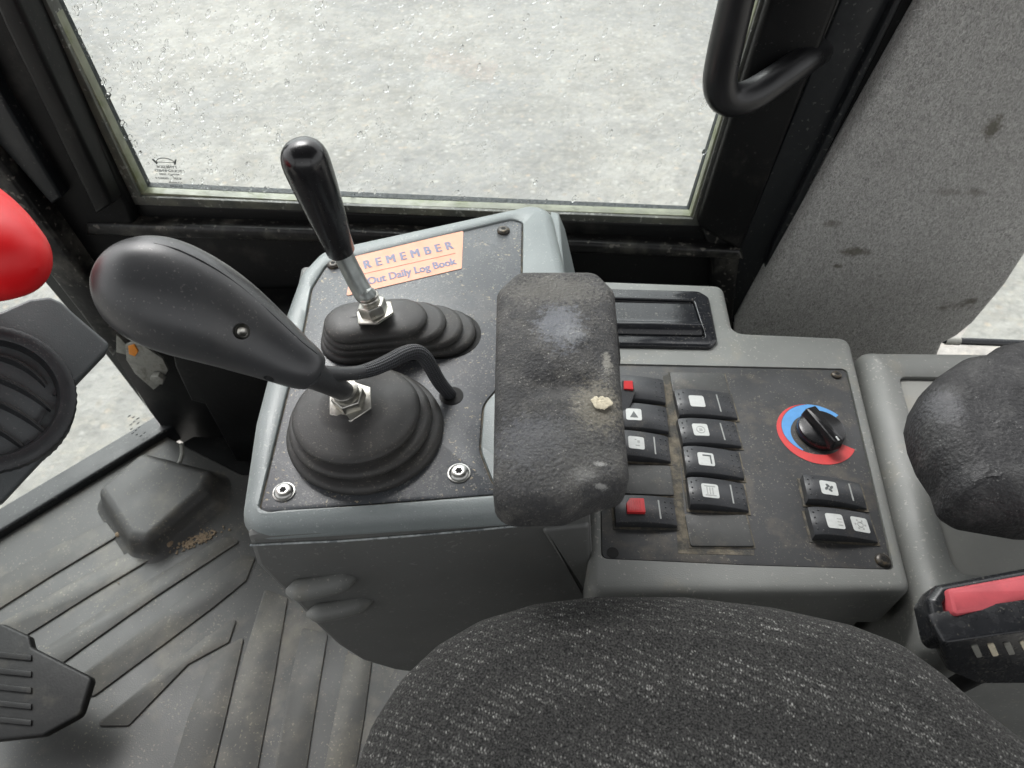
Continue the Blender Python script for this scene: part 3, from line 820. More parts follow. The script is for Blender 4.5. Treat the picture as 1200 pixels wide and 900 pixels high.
# right side bracket behind the pad
mb = MB()
t_ = [U(x, y, ZT - .010) for x, y in ((645, 248), (655, 250), (662, 330), (664, 400), (645, 400))]
b2_ = [U(x, y, ZT - .075) for x, y in ((650, 262), (662, 268), (676, 328), (684, 420), (645, 420))]
mb.loft([b2_, t_]); mb.build("side_flare", M["console_blue"], cc, bevel=.002)

def screw(c, fr_, r, m, parent, washer=True, up=0):
    """button-head screw with a six-lobed socket; c is a uv in fr_"""
    mb = MB(); h = r * .55
    if washer:
        mb.lathe(fr_, [(r * 1.14, up), (r * 1.14, up + r * .14), (r * .9, up + r * .2)], 24, c=c)
    pr = [(r, up), (r, up + h * .35), (r * .93, up + h * .65), (r * .75, up + h * .88), (r * .5, up + h), (r * .42, up + h * 1.0)]
    mb.lathe(fr_, pr, 24, c=c)
    o = mb.build("screw", m, parent)
    mb = MB(); mb.lathe(fr_, [(r * .40, up + h * .98), (r * .40, up + h * 1.015)], 24, c=c, mod=lambda k, n, rr, w: 1 - .16 * (1 - math.cos(6 * 2 * math.pi * k / n)) / 2 * 1.6)
    mb.build("screw_socket", M["dark_hole"], o)
    return o
fP = H(ZT - .0014)
screw(fP.uv(333, 577), fP, .0078, M["steel_white"], cc)
screw(fP.uv(538, 555), fP, .0082, M["steel_white"], cc)
screw(fP.uv(391, 311), fP, .0068, M["darkscrew"], cc, washer=False)
screw(fP.uv(590, 271), fP, .0074, M["darkscrew"], cc, washer=False)
# sticker
stl = fP.P([(406, 347), (541, 315), (543, 271), (416, 299)])
sA = Vector(stl[0]); sB = Vector(stl[1]); sC = Vector(stl[2]); sD = Vector(stl[3])
mb = MB(); mb.prism(fP, fillet(stl, .0015, 2), .0002, .0006)
stk = mb.build("reminder_sticker", M["label_orange"], cc, label="orange sticker printed REMEMBER with the log book notice")
stx = (sB - sA).normalized(); sty = Vector((-stx.y, stx.x))
SF = Fr(fP.to(sA.x, sA.y, .0006), (stx.x, stx.y, 0), (sty.x, sty.y, 0))
q0 = SF.uv(426, 315); q1 = SF.uv(529, 290)
ln = q1[0] - q0[0]
text(SF, "REMEMBER", q0[0], q0[1] - .0005, .0200, .0001, M["label_ink"], stk, sp=1.75, shear=.12, fit=ln, bold=.0007)
q = SF.uv(428, 330)
fa_ = SF.uv(412, 338); fb_ = SF.uv(534, 310)
text(SF, "Fill Out Daily Log Book", fa_[0], fb_[1] + .0005, .0165, .0001, M["label_ink"], stk, shear=.12, fit=fb_[0] - fa_[0], bold=.0005)
l0 = SF.uv(409, 325); l1 = SF.uv(534, 297)
mb = MB(); mb.prism(SF, [(l0[0], l0[1]), (l1[0], l1[1]), (l1[0], l1[1] + .0006), (l0[0], l0[1] + .0006)], .0001, .0003); mb.build("printed_line", M["label_red"], stk)

def hexnut(fr_, r, h, m, parent, name="hex_nut", flange=True, c=(0, 0), rot=0, w=0):
    mb = MB()
    if flange:
        hx = [(c[0] + r * 1.45 * math.cos(rot + .3 + k * math.pi / 3), c[1] + r * 1.45 * math.sin(rot + .3 + k * math.pi / 3)) for k in range(6)]
        mb.prism(fr_, hx, w, w + h * .18, h * .05, 2)
    hx = [(c[0] + r * math.cos(rot + k * math.pi / 3), c[1] + r * math.sin(rot + k * math.pi / 3)) for k in range(6)]
    mb.prism(fr_, hx, w + h * .15, w + h, h * .1, 2)
    return mb.build(name, m, parent, bevel=r * .05)

# ---- joystick
jb = fP.uv(431, 506)
joy = thing("joystick", fP.to(*jb), "big rounded black joystick grip on a round rubber boot, with a braided cable", "joystick")
jt = H(ZT + .0392).uv(411, 470)
jh = .0392
sh = ((jt[0] - jb[0]) / jh, (jt[1] - jb[1]) / jh)
prof = [(.0600, 0), (.0645, .0008), (.0658, .0035), (.0652, .0070), (.0622, .0092), (.0575, .0098), (.0545, .0106), (.0548, .0122), (.0578, .0132), (.0594, .0156), (.0586, .0186), (.0556, .0202), (.0512, .0206), (.0492, .0216), (.0498, .0230), (.0516, .0240), (.0526, .0258), (.0518, .0278), (.0494, .0292), (.0460, .0300), (.0300, .0345), (.0190, .0372), (.0182, .0385), (.0140, .0392), (.0001, .0395)]
mb = MB(); mb.lathe(fP, prof, 72, shear=sh, c=jb); mb.build("rubber_boot", M["rubber"], joy, angle=55)
# moulding seam on the boot cone
ax0 = fP.to(jt[0], jt[1], jh)
stick_end = U(360, 436, .735)
adir = (stick_end - ax0).normalized()
nf = Fr(ax0, adir.cross(Vector((0, 0, 1))), Vector((0, 0, 1)) - adir * adir.z)
nut_n = (Vector((0, 0, 1)) * .55 + adir * .45).normalized()
NF = Fr(ax0 + Vector((0, 0, .0006)), (1, 0, -nut_n.x / nut_n.z), Vector((0, 1, -nut_n.y / nut_n.z)))
hexnut(NF, .0135, .013, M["steel"], joy, rot=.35)
mb = MB(); mb.lathe(NF, [(.0105, .012), (.0105, .020), (.0085, .021)], 24); mb.build("lock_collar", M["steel"], joy)
st0 = NF.to(0, 0, .016)
mb = MB(); mb.sweep([st0, st0.lerp(stick_end, .5), stick_end.lerp(stick_end + adir, .0)], [.0080, .0088, .0105], 20); mb.build("stick_shaft", M["grip"], joy)
# grip, swept egg
gst = [(376, 438, .728, 2), (374, 437, .728, 26), (370, 435, .730, 44), (362, 432, .733, 54), (345, 424, .738, 63), (322, 410, .745, 77), (298, 396, .752, 92), (272, 381, .760, 107), (245, 367, .768, 120), (218, 355, .775, 129), (192, 344, .781, 132), (168, 335, .786, 126), (147, 327, .790, 109), (131, 321, .793, 84), (120, 317, .795, 56), (115, 315, .796, 32), (113, 314, .7965, 4)]
gp = [U(a, b, z) for a, b, z, w in gst]; gr = [pix(w / 2, p) for (a, b, z, w), p in zip(gst, gp)]
viewn = (CAM - gp[8]).normalized()
gdir = (gp[-1] - gp[0]).normalized()
gup = (viewn - gdir * viewn.dot(gdir)).normalized()
gb = gdir.cross(gup)
mb = MB(); mb.sweep(gp, gr, 48, squash=.86, ref=tuple(gup), smooth=2)
grip = mb.build("grip", M["grip"], joy, angle=80)
def gsurf(t, ang, lift=1.0):
    i = min(int(t), len(gp) - 2); f_ = t - i
    p = gp[i].lerp(gp[i + 1], f_); r = gr[i] * (1 - f_) + gr[i + 1] * f_
    return p + (gup * math.cos(ang) * .86 + gb * math.sin(ang)) * r * lift
sgn = 1 if gb.dot(UPV) > 0 else -1
mb = MB(); sp_ = [gsurf(1.5 + k * .35, sgn * (R(46) + R(6) * math.sin(k / 36 * math.pi)), 1.003) for k in range(37)]
mb.sweep(sp_, [.00045] * len(sp_), 6); mb.build("grip_seam", M["seam"], grip)
def grip_screw(px, py, r, t, ang):
    p = gsurf(t, ang, 1.0); nn = (gup * math.cos(ang) + gb * math.sin(ang)).normalized()
    f_ = Fr(p, gdir, nn.cross(gdir))
    if f_.ez.dot(nn) < 0: f_ = Fr(p, -gdir, nn.cross(gdir))
    mb = MB(); mb.lathe(f_, [(r, -.006), (r, .004)], 20); cut(grip, mb)
    mb = MB(); mb.lathe(f_, [(r * .95, -.0062), (r * .95, -.0050), (r * .6, -.0040), (r * .3, -.0052)], 18); mb.build("grip_screw", M["steel"], grip)
grip_screw(0, 0, .0054, 6.3, 0)
grip_screw(0, 0, .0038, 4.6, sgn * R(-66))
# cable
cp = [(368, 438, .722), (392, 438, .712), (415, 438, .704), (436, 433, .696), (456, 424, .690), (472, 415, .686), (487, 411, .680), (498, 418, .672), (506, 432, .660), (514, 447, .645), (523, 458, .628), (531, 466, .610)]
pts = [U(*q) for q in cp]
mb = MB(); mb.sweep(pts[2:], [.0050, .0060, .0064, .0066, .0066, .0064, .0063, .0062, .0060, .0056], 20, smooth=3); mb.build("braided_cable", M["braid"], joy)
mb = MB(); mb.sweep(pts[:4], [.0070, .0055, .0053, .0056], 20, smooth=2); mb.build("cable_sleeve", M["grip"], joy)
mb = MB(); mb.lathe(fP, [(.0108, .0001), (.0108, .0006), (.0095, .0008)], 24, c=fP.uv(529, 464)); mb.build("cable_hole", M["dark_hole"], cc)

# ---- short lever with slotted boot
lv_ = thing("short_lever", fP.to(*fP.uv(470, 392)), "short lever with glossy black tapered knob on a bent steel rod and folded slot boot", "lever")
def stadium(a, b_, r, n=14):
    a = Vector(a); b_ = Vector(b_); d = (b_ - a).normalized(); nn = Vector((-d.y, d.x)); out = []
    for k in range(n + 1):
        q = -math.pi / 2 + math.pi * k / n; out.append(b_ + d * math.cos(q) * r + nn * math.sin(q) * r)
    for k in range(n + 1):
        q = math.pi / 2 + math.pi * k / n; out.append(a + d * math.cos(q) * r + nn * math.sin(q) * r)
    return out
sa0 = Vector(fP.uv(416, 400)); sb0 = Vector(fP.uv(520, 392))
sa1 = Vector(H(ZT + .034).uv(413, 374)); sb1 = Vector(H(ZT + .034).uv(452, 370))
rings = []
seq = [(0, .0305, 0), (0, .0318, .0015), (.01, .0314, .0055), (.04, .0290, .0075), (.12, .0258, .0080), (.15, .0252, .0090), (.16, .0268, .0100), (.19, .0292, .0108), (.21, .0294, .0142), (.25, .0274, .0160), (.36, .0240, .0165), (.40, .0234, .0176), (.42, .0250, .0186), (.46, .0276, .0194), (.48, .0276, .0228), (.54, .0256, .0246), (.66, .0226, .0251), (.70, .0222, .0262), (.73, .0240, .0274), (.77, .0262, .0284), (.80, .0262, .0315), (.84, .0244, .0334), (.95, .0205, .0352), (1.0, .0150, .0365), (1.0, .0095, .0370)]
for t, r, w in seq:
    rings.append([fP.to(q.x, q.y, w) for q in stadium(sa0.lerp(sa1, t), sb0.lerp(sb1, t), r)])
mb = MB(); mb.loft(rings); mb.build("folded_boot", M["rubber"], lv_, angle=60)
mb = MB(); st = [tuple(q) for q in stadium(sa0, sb0 + Vector((.004, 0)), .0325)]
mb.prism(fP, st, .0001, .0007); mb.build("slot_shadow_gap", M["dark_hole"], cc)
# seam along the boot top
mb = MB()
a = fP.to(*(sa1 - Vector((.012, .0))), .0360); b_ = fP.to(*(sb1 + Vector((.012, .0))), .0360)
mb.sweep([a, a.lerp(b_, .5) + Vector((0, 0, .0018)), b_], [.0004] * 3, 5); mb.build("boot_seam", M["seam"], lv_)
nb = U(440, 368, ZT + .039)
kb = U(400, 296, .712); kt = U(357, 186, .806)
bend = U(428, 348, .676)
nd = ((bend - nb).normalized() * .5 + Vector((0, 0, 1)) * .5).normalized()
NF2 = Fr(nb, (1, 0, -nd.x / nd.z), (0, 1, -nd.y / nd.z))
hexnut(NF2, .0132, .013, M["steel"], lv_, rot=.5)
mb = MB(); mb.lathe(NF2, [(.0088, .012), (.0088, .016), (.0094, .017), (.0088, .018), (.0094, .020), (.0086, .021)], 20); mb.build("thread_collar", M["steel"], lv_)
mb = MB(); mb.sweep([NF2.to(0, 0, .01), NF2.to(0, 0, .022), bend, bend.lerp(kb, .6), kb.lerp(kt, .1)], [.0082, .0088, .0090, .0088, .0086], 18, smooth=2); mb.build("rod", M["rod"], lv_)
kd = kt - kb
kr = [(0, .4), (.0, .9), (.02, 1.0), (.2, 1.12), (.4, 1.25), (.6, 1.37), (.8, 1.47), (.93, 1.51), (1.0, 1.49), (1.05, 1.40), (1.09, 1.24), (1.125, .97), (1.15, .58), (1.158, .05)]
mb = MB(); r0 = pix(16.5, kb)
mb.sweep([kb + kd * t for t, r in kr], [r0 * r for t, r in kr], 32); mb.build("knob", M["knob"], lv_, angle=50)

# ------------------------------------------------------------ middle switch console
ZM = .54
hM = H(ZM)
mc = thing("switch_console", U(860, 560, 0), "warm grey side console with the switch panel, ashtray and temperature dial", "console")
outl = hM.P([(690, 697), (690, 600), (690, 327), (848, 333), (860, 388), (996, 394), (1071, 694)])
fl = fillet(outl, .012, 6)
mb = MB()
rr = .008; n = 4
mb.slab(hM, fl, [(.012, -.33), (.012, -.075), (.004, -.068), (.0, -.060), (0, -rr)] + [(rr * (1 - math.cos(k / n * math.pi / 2)), -rr + rr * math.sin(k / n * math.pi / 2)) for k in range(1, n + 1)])
mbody = mb.build("console_body", M["console_grey"], mc, bevel=.0012)
panel_px = [(705, 655), (704, 600), (716, 428), (991, 434), (1046, 668), (880, 663)]
pan = H(ZM - .002).P(panel_px); pan = fillet(pan, .005, 4)
mb = MB(); mb.prism(hM, inset(pan, -.0008), -.004, .02); cut(mbody, mb)
mb = MB(); mb.prism(hM, inset(pan, .0004), -.0042, -.0012, .0006, 2)
mb.build("switch_panel", M["panel"], mc)
fM = H(ZM - .0012)
screw(fM.uv(980, 440), fM, .0055, M["darkscrew"], mc, washer=False)
screw(fM.uv(1034, 657), fM, .0065, M["darkscrew"], mc, washer=False)
mb = MB(); mb.lathe(fM, [(.0052, .0002), (.0052, .0006)], 20, c=fM.uv(718, 648)); mb.build("screw_hole", M["dark_hole"], mc)
# ashtray
mb = MB(); fr0 = fM.P([(700, 342), (818, 345), (830, 352), (840, 403), (832, 411), (700, 408)])
mb.slab(hM, fillet(fr0, .010, 7), [(0, -.001), (0, .003), (.002, .005), (.004, .0055)])
af = mb.build("ashtray_frame", M["gloss_black"], mc, bevel=.001)
mb = MB(); mb.prism(hM, fillet(hM.P([(712, 353), (812, 356), (826, 400), (714, 398)]), .004), .0005, .02); cut(af, mb)
lid = fillet(hM.P([(716, 358), (812, 360), (824, 396), (718, 394)]), .004)
ly = [q[1] for q in lid]; y0, y1 = min(ly), max(ly)
mb = MB(); rings = []
A = Vector(hM.uv(715, 356)); B = Vector(hM.uv(811, 358)); C = Vector(hM.uv(823, 396)); D = Vector(hM.uv(717, 394))
N_ = 12; sec = []
for k in range(N_ + 1):
    t = k / N_
    h = -.003 + .0115 * math.sin(min(1, (1 - t) * 4) * math.pi / 2) * .25 + (.0085 * math.exp(-((t - .80) / .12) ** 2)) + .004 * t * (1 - t)
    if k == N_: h = -.003
    l = A.lerp(D, t); r_ = B.lerp(C, t); sec.append([hM.to(l.x, l.y, h + .0025), hM.to(r_.x, r_.y, h + .0025), hM.to(r_.x, r_.y, -.003), hM.to(l.x, l.y, -.003)])
mb.loft(sec); mb.build("ashtray_lid", M["gloss_black"], mc, angle=60)

# dusty channel between the two columns of switches
mb = MB(); mb.prism(hM, hM.P([(777, 440), (789, 436), (792, 495), (799, 560), (806, 642), (884, 644), (884, 650), (795, 648), (790, 585), (784, 510)]), -.0013, -.0009)
mb.build("dust_line", M["dust"], mc)
# rocker switches
def quadframe(q):
    """q: TL,TR,BR,BL pixels on the panel plane"""
    P = [Vector(fM.uv(*c)) for c in q]
    c = (P[0] + P[1] + P[2] + P[3]) / 4
    ex = ((P[1] + P[2]) - (P[0] + P[3])) / 2; ey = ((P[0] + P[1]) - (P[3] + P[2])) / 2
    Lx = ex.length; Wy = ey.length
    return Fr(fM.to(c.x, c.y, 0), (ex.x, ex.y, 0), (ey.x, ey.y, 0)), Lx, Wy

def rocker(q, state, lens=(), bar=None, dots='LR', red=None, glyph=None):
    fr_, Lx, Wy = quadframe(q)
    Lx *= .99; Wy *= .90
    fr_ = Fr(fr_.o - fr_.ey * .0012, fr_.ex, fr_.ey)
    def h(u):
        t = u / Lx + .5
        if state == 'L': z = .0078 + .0012 * math.sin(t * math.pi) - .0062 * max(0, t - .18) ** 1.1
        elif state == 'M': z = .0066 + .0018 * math.sin(t * math.pi) - .0025 * t
        else: z = .0052 + .003 * t
        return z * 1.35
    mb = MB(); n = 14; rings = []
    bev = .0009
    for k in range(n + 1):
        u = (k / n - .5) * Lx; z = h(u)
        zz = z - (bev if k in (0, n) else 0)
        rings.append([fr_.to(u, -Wy / 2, 0), fr_.to(u, Wy / 2, 0), fr_.to(u, Wy / 2, zz - bev), fr_.to(u, Wy / 2 - bev, zz), fr_.to(u, -Wy / 2 + bev, zz), fr_.to(u, -Wy / 2, zz - bev)])
    mb.loft(rings)
    sw = mb.build("rocker_switch", M["rocker"], mc, angle=50)
    # dusty bezel round the foot
    mb = MB(); m_ = .0022
    mb.prism(fr_, [(-Lx / 2 - m_, -Wy / 2 - m_), (Lx / 2 + m_, -Wy / 2 - m_), (Lx / 2 + m_, Wy / 2 + m_ * .6), (-Lx / 2 - m_, Wy / 2 + m_ * .6)], .0001 + random.uniform(0, .0002), .0007 + random.uniform(0, .0003)); mb.build("switch_bezel", M["dust"], mc)
    def patch(u0, u1, v0, v1, th, m, name, lift=0.0, rc=0):
        mb = MB(); rg = []; Lp = u1 - u0; ks = [0, .25, .5, .75, 1]
        if rc: ks = [0, rc * .3 / Lp, rc / Lp, .35, .65, 1 - rc / Lp, 1 - rc * .3 / Lp, 1]
        for t_ in ks:
            u = u0 + Lp * t_; z = h(u) + lift; e_ = min(t_, 1 - t_) * Lp; q_ = 0
            if rc and e_ < rc: q_ = rc - math.sqrt(max(0, rc * rc - (rc - e_) ** 2))
            rg.append([fr_.to(u, v0 + q_, z - .0004), fr_.to(u, v1 - q_, z - .0004), fr_.to(u, v1 - q_, z + th), fr_.to(u, v0 + q_, z + th)])
        mb.loft(rg); return mb.build(name, m, sw)
    for cu, g_ in lens:
        s_ = .0078
        patch(cu * Lx - s_, cu * Lx + s_, -s_ * .95, s_ * .95, .0004, M["lens"], "icon_lens", rc=.0018)
        def gl(shapes, m=M["glyph"], name="icon"):
            mb = MB()
            for sh_ in shapes:
                zb = h(cu * Lx) + .0003
                f2 = Fr(fr_.to(cu * Lx, 0, 0), fr_.ex, fr_.ey)
                rg = [[f2.to(a, b, h(cu * Lx + a) + .0002) for a, b in sh_], [f2.to(a, b, h(cu * Lx + a) + .0007) for a, b in sh_]]
                mb.loft(rg)
            mb.build(name, m, sw, smooth=False)
        def disc(x, y, rx, ry=None, rot=0, n=10):
            ry = ry or rx
            return [(x + rx * math.cos(a) * math.cos(rot) - ry * math.sin(a) * math.sin(rot), y + rx * math.cos(a) * math.sin(rot) + ry * math.sin(a) * math.cos(rot)) for a in [2 * math.pi * k / n for k in range(n)]]
        def bx(x0, y0, x1, y1): return [(x0, y0), (x1, y0), (x1, y1), (x0, y1)]
        def ringg(x, y, r, t, n=12): return [[(x + r * math.cos(a), y + r * math.sin(a)), (x + r * math.cos(b), y + r * math.sin(b)), (x + (r - t) * math.cos(b), y + (r - t) * math.sin(b)), (x + (r - t) * math.cos(a), y + (r - t) * math.sin(a))] for a, b in [(2 * math.pi * k / n, 2 * math.pi * (k + 1) / n) for k in range(n)]]
        if g_ == 'fan': gl([disc(.0026 * math.cos(a), .0026 * math.sin(a), .0021, .0013, a + .5) for a in (R(20), R(110), R(200), R(290))])
        if g_ == 'ring': gl(ringg(0, 0, .0046, .0009), M["glyph_light"]); gl([bx(-.0015, -.0015, .0015, .0015)], M["glyph_light"])
        if g_ == 'corner': gl([bx(-.003, .0035, .0052, .005), bx(.0038, -.005, .0052, .0035)])
        if g_ == 'heat': gl([bx(-.0034 + k * .0026, -.0036, -.0024 + k * .0026, .0036) for k in range(3)] + [bx(-.005, .0045, .005, .0053), bx(-.005, -.0053, .005, -.0045)], M["glyph_light"])
        if g_ == 'lines': gl([bx(.002, -.004 + k * .0032, .0062, -.0034 + k * .0032) for k in range(3)], M["glyph_light"])
        if g_ == 'sun': gl(ringg(0, 0, .0030, .0009) + [disc(.0046 * math.cos(a), .0046 * math.sin(a), .0009) for a in [k * math.pi / 3 for k in range(6)]], M["glyph_light"])
        if g_ == 'work': gl([bx(.001, .0005, .0035, .003), bx(-.001, -.0035, .003, -.0028), bx(-.0015, .0032, .0, .0042)], M["glyph_light"])
        if g_ == 'tri': gl([[(-.004, -.004), (.004, -.004), (0, .004)]])
    if bar is not None: patch(bar * Lx - .0007, bar * Lx + .0007, -Wy * .34, Wy * .34, .0003, M["bar_grey"], "indicator_bar")
    dl = []
    if 'L' in dots: dl += [(-.44, .3), (-.44, 0.1), (-.44, -.1), (-.44, -.3), (-.36, .36), (-.36, -.36)]
    if 'R' in dots: dl += [(a, b) for a in (.34, .44) for b in (.3, .1, -.1, -.3)]
    if dl:
        mb = MB()
        for a, b in dl:
            f2 = Fr(fr_.to(a * Lx, b * Wy, h(a * Lx)), fr_.ex, fr_.ey)
            mb.lathe(f2, [(.0009, -.0003), (.0009, .0002), (.0005, .0006), (.0001, .0007)], 8)
        mb.build("grip_dots", M["rocker"], sw, kind="stuff")
    if red:
        u0, u1, v0, v1 = red
        mb = MB(); f2 = Fr(fr_.to(0, 0, h((u0 + u1) / 2 * Lx)), fr_.ex, fr_.ey)
        mb.prism(f2, fillet([(u0 * Lx, v0 * Wy), (u1 * Lx, v0 * Wy), (u1 * Lx, v1 * Wy), ((u0 + .07) * Lx, v1 * Wy), (u0 * Lx, (v1 - .2) * Wy)], .0008, 2), -.0005, .0032, .0006, 2)
        for k in range(6):
            x = u0 * Lx + .003 + k * .0018
            if x < u1 * Lx - .0015: mb.prism(f2, [(x, v0 * Wy + .002), (x + .0008, v0 * Wy + .002), (x + .0008, v1 * Wy - .002), (x, v1 * Wy - .002)], .003, .0037)
        mb.build("red_lock", M["red"], sw)
    return sw, fr_, Lx, Wy, h
s_, fA, LA, WA_, hA = rocker([(712, 443), (776, 446), (780, 476), (716, 473)], 'M', dots='R')
# red tipped lever standing on the first switch
mb = MB(); c = fM.uv(735, 470)
lp = [U(729, 446, ZM + .018), U(742, 447, ZM + .018), U(744, 460, ZM + .014), U(733, 490, ZM + .006), U(728, 490, ZM + .006)]
mb.loft([[p_ + Vector((0, 0, -.006)) for p_ in lp], lp]); mb.build("switch_guard", M["rocker"], s_)
mb = MB(); lp = [U(731, 447, ZM + .0185), U(741, 447, ZM + .0185), U(742, 457, ZM + .016), U(731, 456, ZM + .016)]
mb.loft([[p_ + Vector((0, 0, -.003)) for p_ in lp], [p_ + Vector((0, 0, .001)) for p_ in lp]]); mb.build("red_tip", M["red"], s_)
rocker([(716, 475), (780, 478), (783, 510), (719, 507)], 'M', lens=((-.13, 'tri'),), dots='R')
rocker([(718, 508), (782, 511), (786, 544), (721, 541)], 'L', lens=((-.12, 'work'),), bar=.22)
rocker([(718, 583), (789, 584), (792, 620), (720, 618)], 'M', bar=.23, dots='R', red=(-.32, -.02, -.22, .30))
rocker([(789, 461), (858, 461), (861, 493), (792, 494)], 'L', lens=((-.16, None),), bar=.22)
rocker([(793, 495), (862, 494), (866, 526), (796, 527)], 'L', lens=((-.16, 'ring'),), bar=.22)
rocker([(798, 527), (866, 529), (870, 564), (802, 561)], 'L', lens=((-.14, 'corner'),))
rocker([(803, 563), (871, 566), (876, 602), (806, 598)], 'L', lens=((-.14, 'heat'),), bar=.24)
rocker([(937, 560), (1008, 566), (1013, 598), (942, 592)], 'L', lens=((-.12, 'fan'),), bar=.27, dots='L')
rocker([(943, 597), (1019, 602), (1025, 637), (949, 634)], 'L', lens=((-.14, 'lines'), (.27, 'sun')), dots='L')
for q in ([(785, 437), (850, 439), (853, 464), (788, 463)], [(719, 545), (786, 547), (789, 582), (721, 579)], [(805, 605), (877, 604), (880, 642), (806, 640)]):
    fr_, Lx, Wy = quadframe(q)
    mb = MB(); mb.prism(fr_, [(-Lx / 2 - .0015, -Wy / 2 - .0015), (Lx / 2 + .0015, -Wy / 2 - .0015), (Lx / 2 + .0015, Wy / 2 + .001), (-Lx / 2 - .0015, Wy / 2 + .001)], .0001, .0006); mb.build("switch_bezel", M["dust"], mc)
    mb = MB(); mb.prism(fr_, fillet([(-Lx / 2, -Wy / 2), (Lx / 2, -Wy / 2), (Lx / 2, Wy / 2), (-Lx / 2, Wy / 2)], .002, 3), .0, .0022, .0006, 2); mb.build("blanking_plate", M["blank"], mc)
# dial
dc = fM.uv(956, 508)
Rr = pix(42, fM.to(*dc)) * 1.06
def rin(a):
    pts_ = [(90, 1.0), (130, .93), (180, .86), (225, .77), (260, .70), (335, .68)]
    for (a0, r0_), (a1, r1_) in zip(pts_, pts_[1:]):
        if a <= a1: return r0_ + (r1_ - r0_) * max(0, (a - a0)) / (a1 - a0)
    return .68
def sector(a0, a1, fo, fi, w0, w1, name, m, parent):
    mb = MB(); n = 40; rg = []
    for k in range(n + 1):
        a = a0 + (a1 - a0) * k / n; ra = R(a)
        o_, i_ = fo(a) * Rr, min(fi(a), fo(a) - .004) * Rr
        cs, sn = math.cos(ra), math.sin(ra)
        rg.append([fM.to(dc[0] + o_ * cs, dc[1] + o_ * sn, w0), fM.to(dc[0] + i_ * cs, dc[1] + i_ * sn, w0), fM.to(dc[0] + i_ * cs, dc[1] + i_ * sn, w1), fM.to(dc[0] + o_ * cs, dc[1] + o_ * sn, w1)])
    mb.loft(rg); return mb.build(name, m, parent, smooth=False)
kc = fM.uv(960, 507)
mb = MB(); kR = pix(27, fM.to(*kc))
mb.lathe(fM, [(kR * 1.0, .0004), (kR * 1.0, .006), (kR * .95, .0085), (kR * .85, .0095), (0.0005, .0098)], 40, c=kc)
dial = mb.build("temperature_dial", M["knob"], mc)
sector(90, 328, lambda a: 1.0, rin, .0001, .0004, "hot_scale", M["red_print"], dial)
sector(38, 228, lambda a: 1.0 if a < 90 else rin(a) - .015, lambda a: .62 + (.10 * max(0, (a - 150) / 80)), .0001, .0004, "cold_scale", M["blue_print"], dial)
# bar handle of the dial
ba = Vector(H(ZM + .018).uv(950, 476)); bb_ = Vector(H(ZM + .018).uv(984, 517))
bd = (bb_ - ba).normalized(); bn = Vector((-bd.y, bd.x))
BF = Fr(fM.to(ba.x, ba.y, 0), (bd.x, bd.y, 0), (bn.x, bn.y, 0)); bl = (bb_ - ba).length
hw = .0062
mb = MB(); mb.slab(BF, fillet([(0, -hw), (bl, -hw * .9), (bl, hw * .9), (0, hw)], .002, 4), [(-.0015, .008), (0, .017), (.0008, .0185), (.002, .019)]); mb.build("dial_bar", M["knob"], dial)
mb = MB(); mb.prism(BF, [(bl - .006, -.0008), (bl - .001, -.0008), (bl - .001, .0008), (bl - .006, .0008)], .0188, .0195); mb.build("pointer_mark", M["lens"], dial)

# ------------------------------------------------------------ wrist pad between the consoles
ZP = .725
hP = H(ZP)
wp = thing("wrist_pad", U(655, 480, ZM), "worn black foam wrist pad standing over the gap between the consoles", "wrist pad")
ppx = [(577, 592), (579, 470), (582, 335), (606, 313), (700, 313), (722, 335), (731, 460), (741, 564), (702, 574), (664, 590)]
pp = subdiv(fillet(hP.P(ppx), .015, 6), .006)
cx = sum(q[0] for q in pp) / len(pp); cy = sum(q[1] for q in pp) / len(pp)
pc = hP.to(cx, cy)
def padh(u, v):
    a = Vector(hP.uv(652, 398)); b = Vector(hP.uv(662, 450)); c = Vector(hP.uv(655, 530))
    def g(p, sx, sy): return math.exp(-(((u - p.x) / sx) ** 2 + ((v - p.y) / sy) ** 2))
    z = .0035 * g(a, .028, .020) - .0065 * g(b, .026, .011) + .004 * g(c, .035, .03) - .0028 * g(Vector(hP.uv(715, 455)), .014, .022)
    z += .0006 * noise.noise(Vector((u * 90, v * 90, 0))) + .00035 * noise.noise(Vector((u * 300, v * 300, 3)))
    return z
lev = []
rr = .011
rings = []
for ins, w, k in [(.007, -.033, 1), (.003, -.031, 1), (.0005, -.027, 1), (0, -rr, 1)] + [(rr * (1 - math.cos(t * math.pi / 12)), -rr + rr * math.sin(t * math.pi / 12), 1) for t in range(1, 7)]:
    q = inset(pp, ins); rings.append([hP.to(u, v, w) for u, v in q])
last = inset(pp, rr)
def fade(t): return min(1, t * 3)
for k in range(1, 26):
    t = k / 26
    rings.append([hP.to(u + (cx - u) * t, v + (cy - v) * t, .0015 * math.sin(t * math.pi / 2) + fade(t) * padh(u + (cx - u) * t, v + (cy - v) * t)) for u, v in last])
mb = MB(); mb.loft(rings)
b0 = parent_loc(wp)
def loc_(px, py, fr_): return tuple(fr_.to(*fr_.uv(px, py)) - b0)
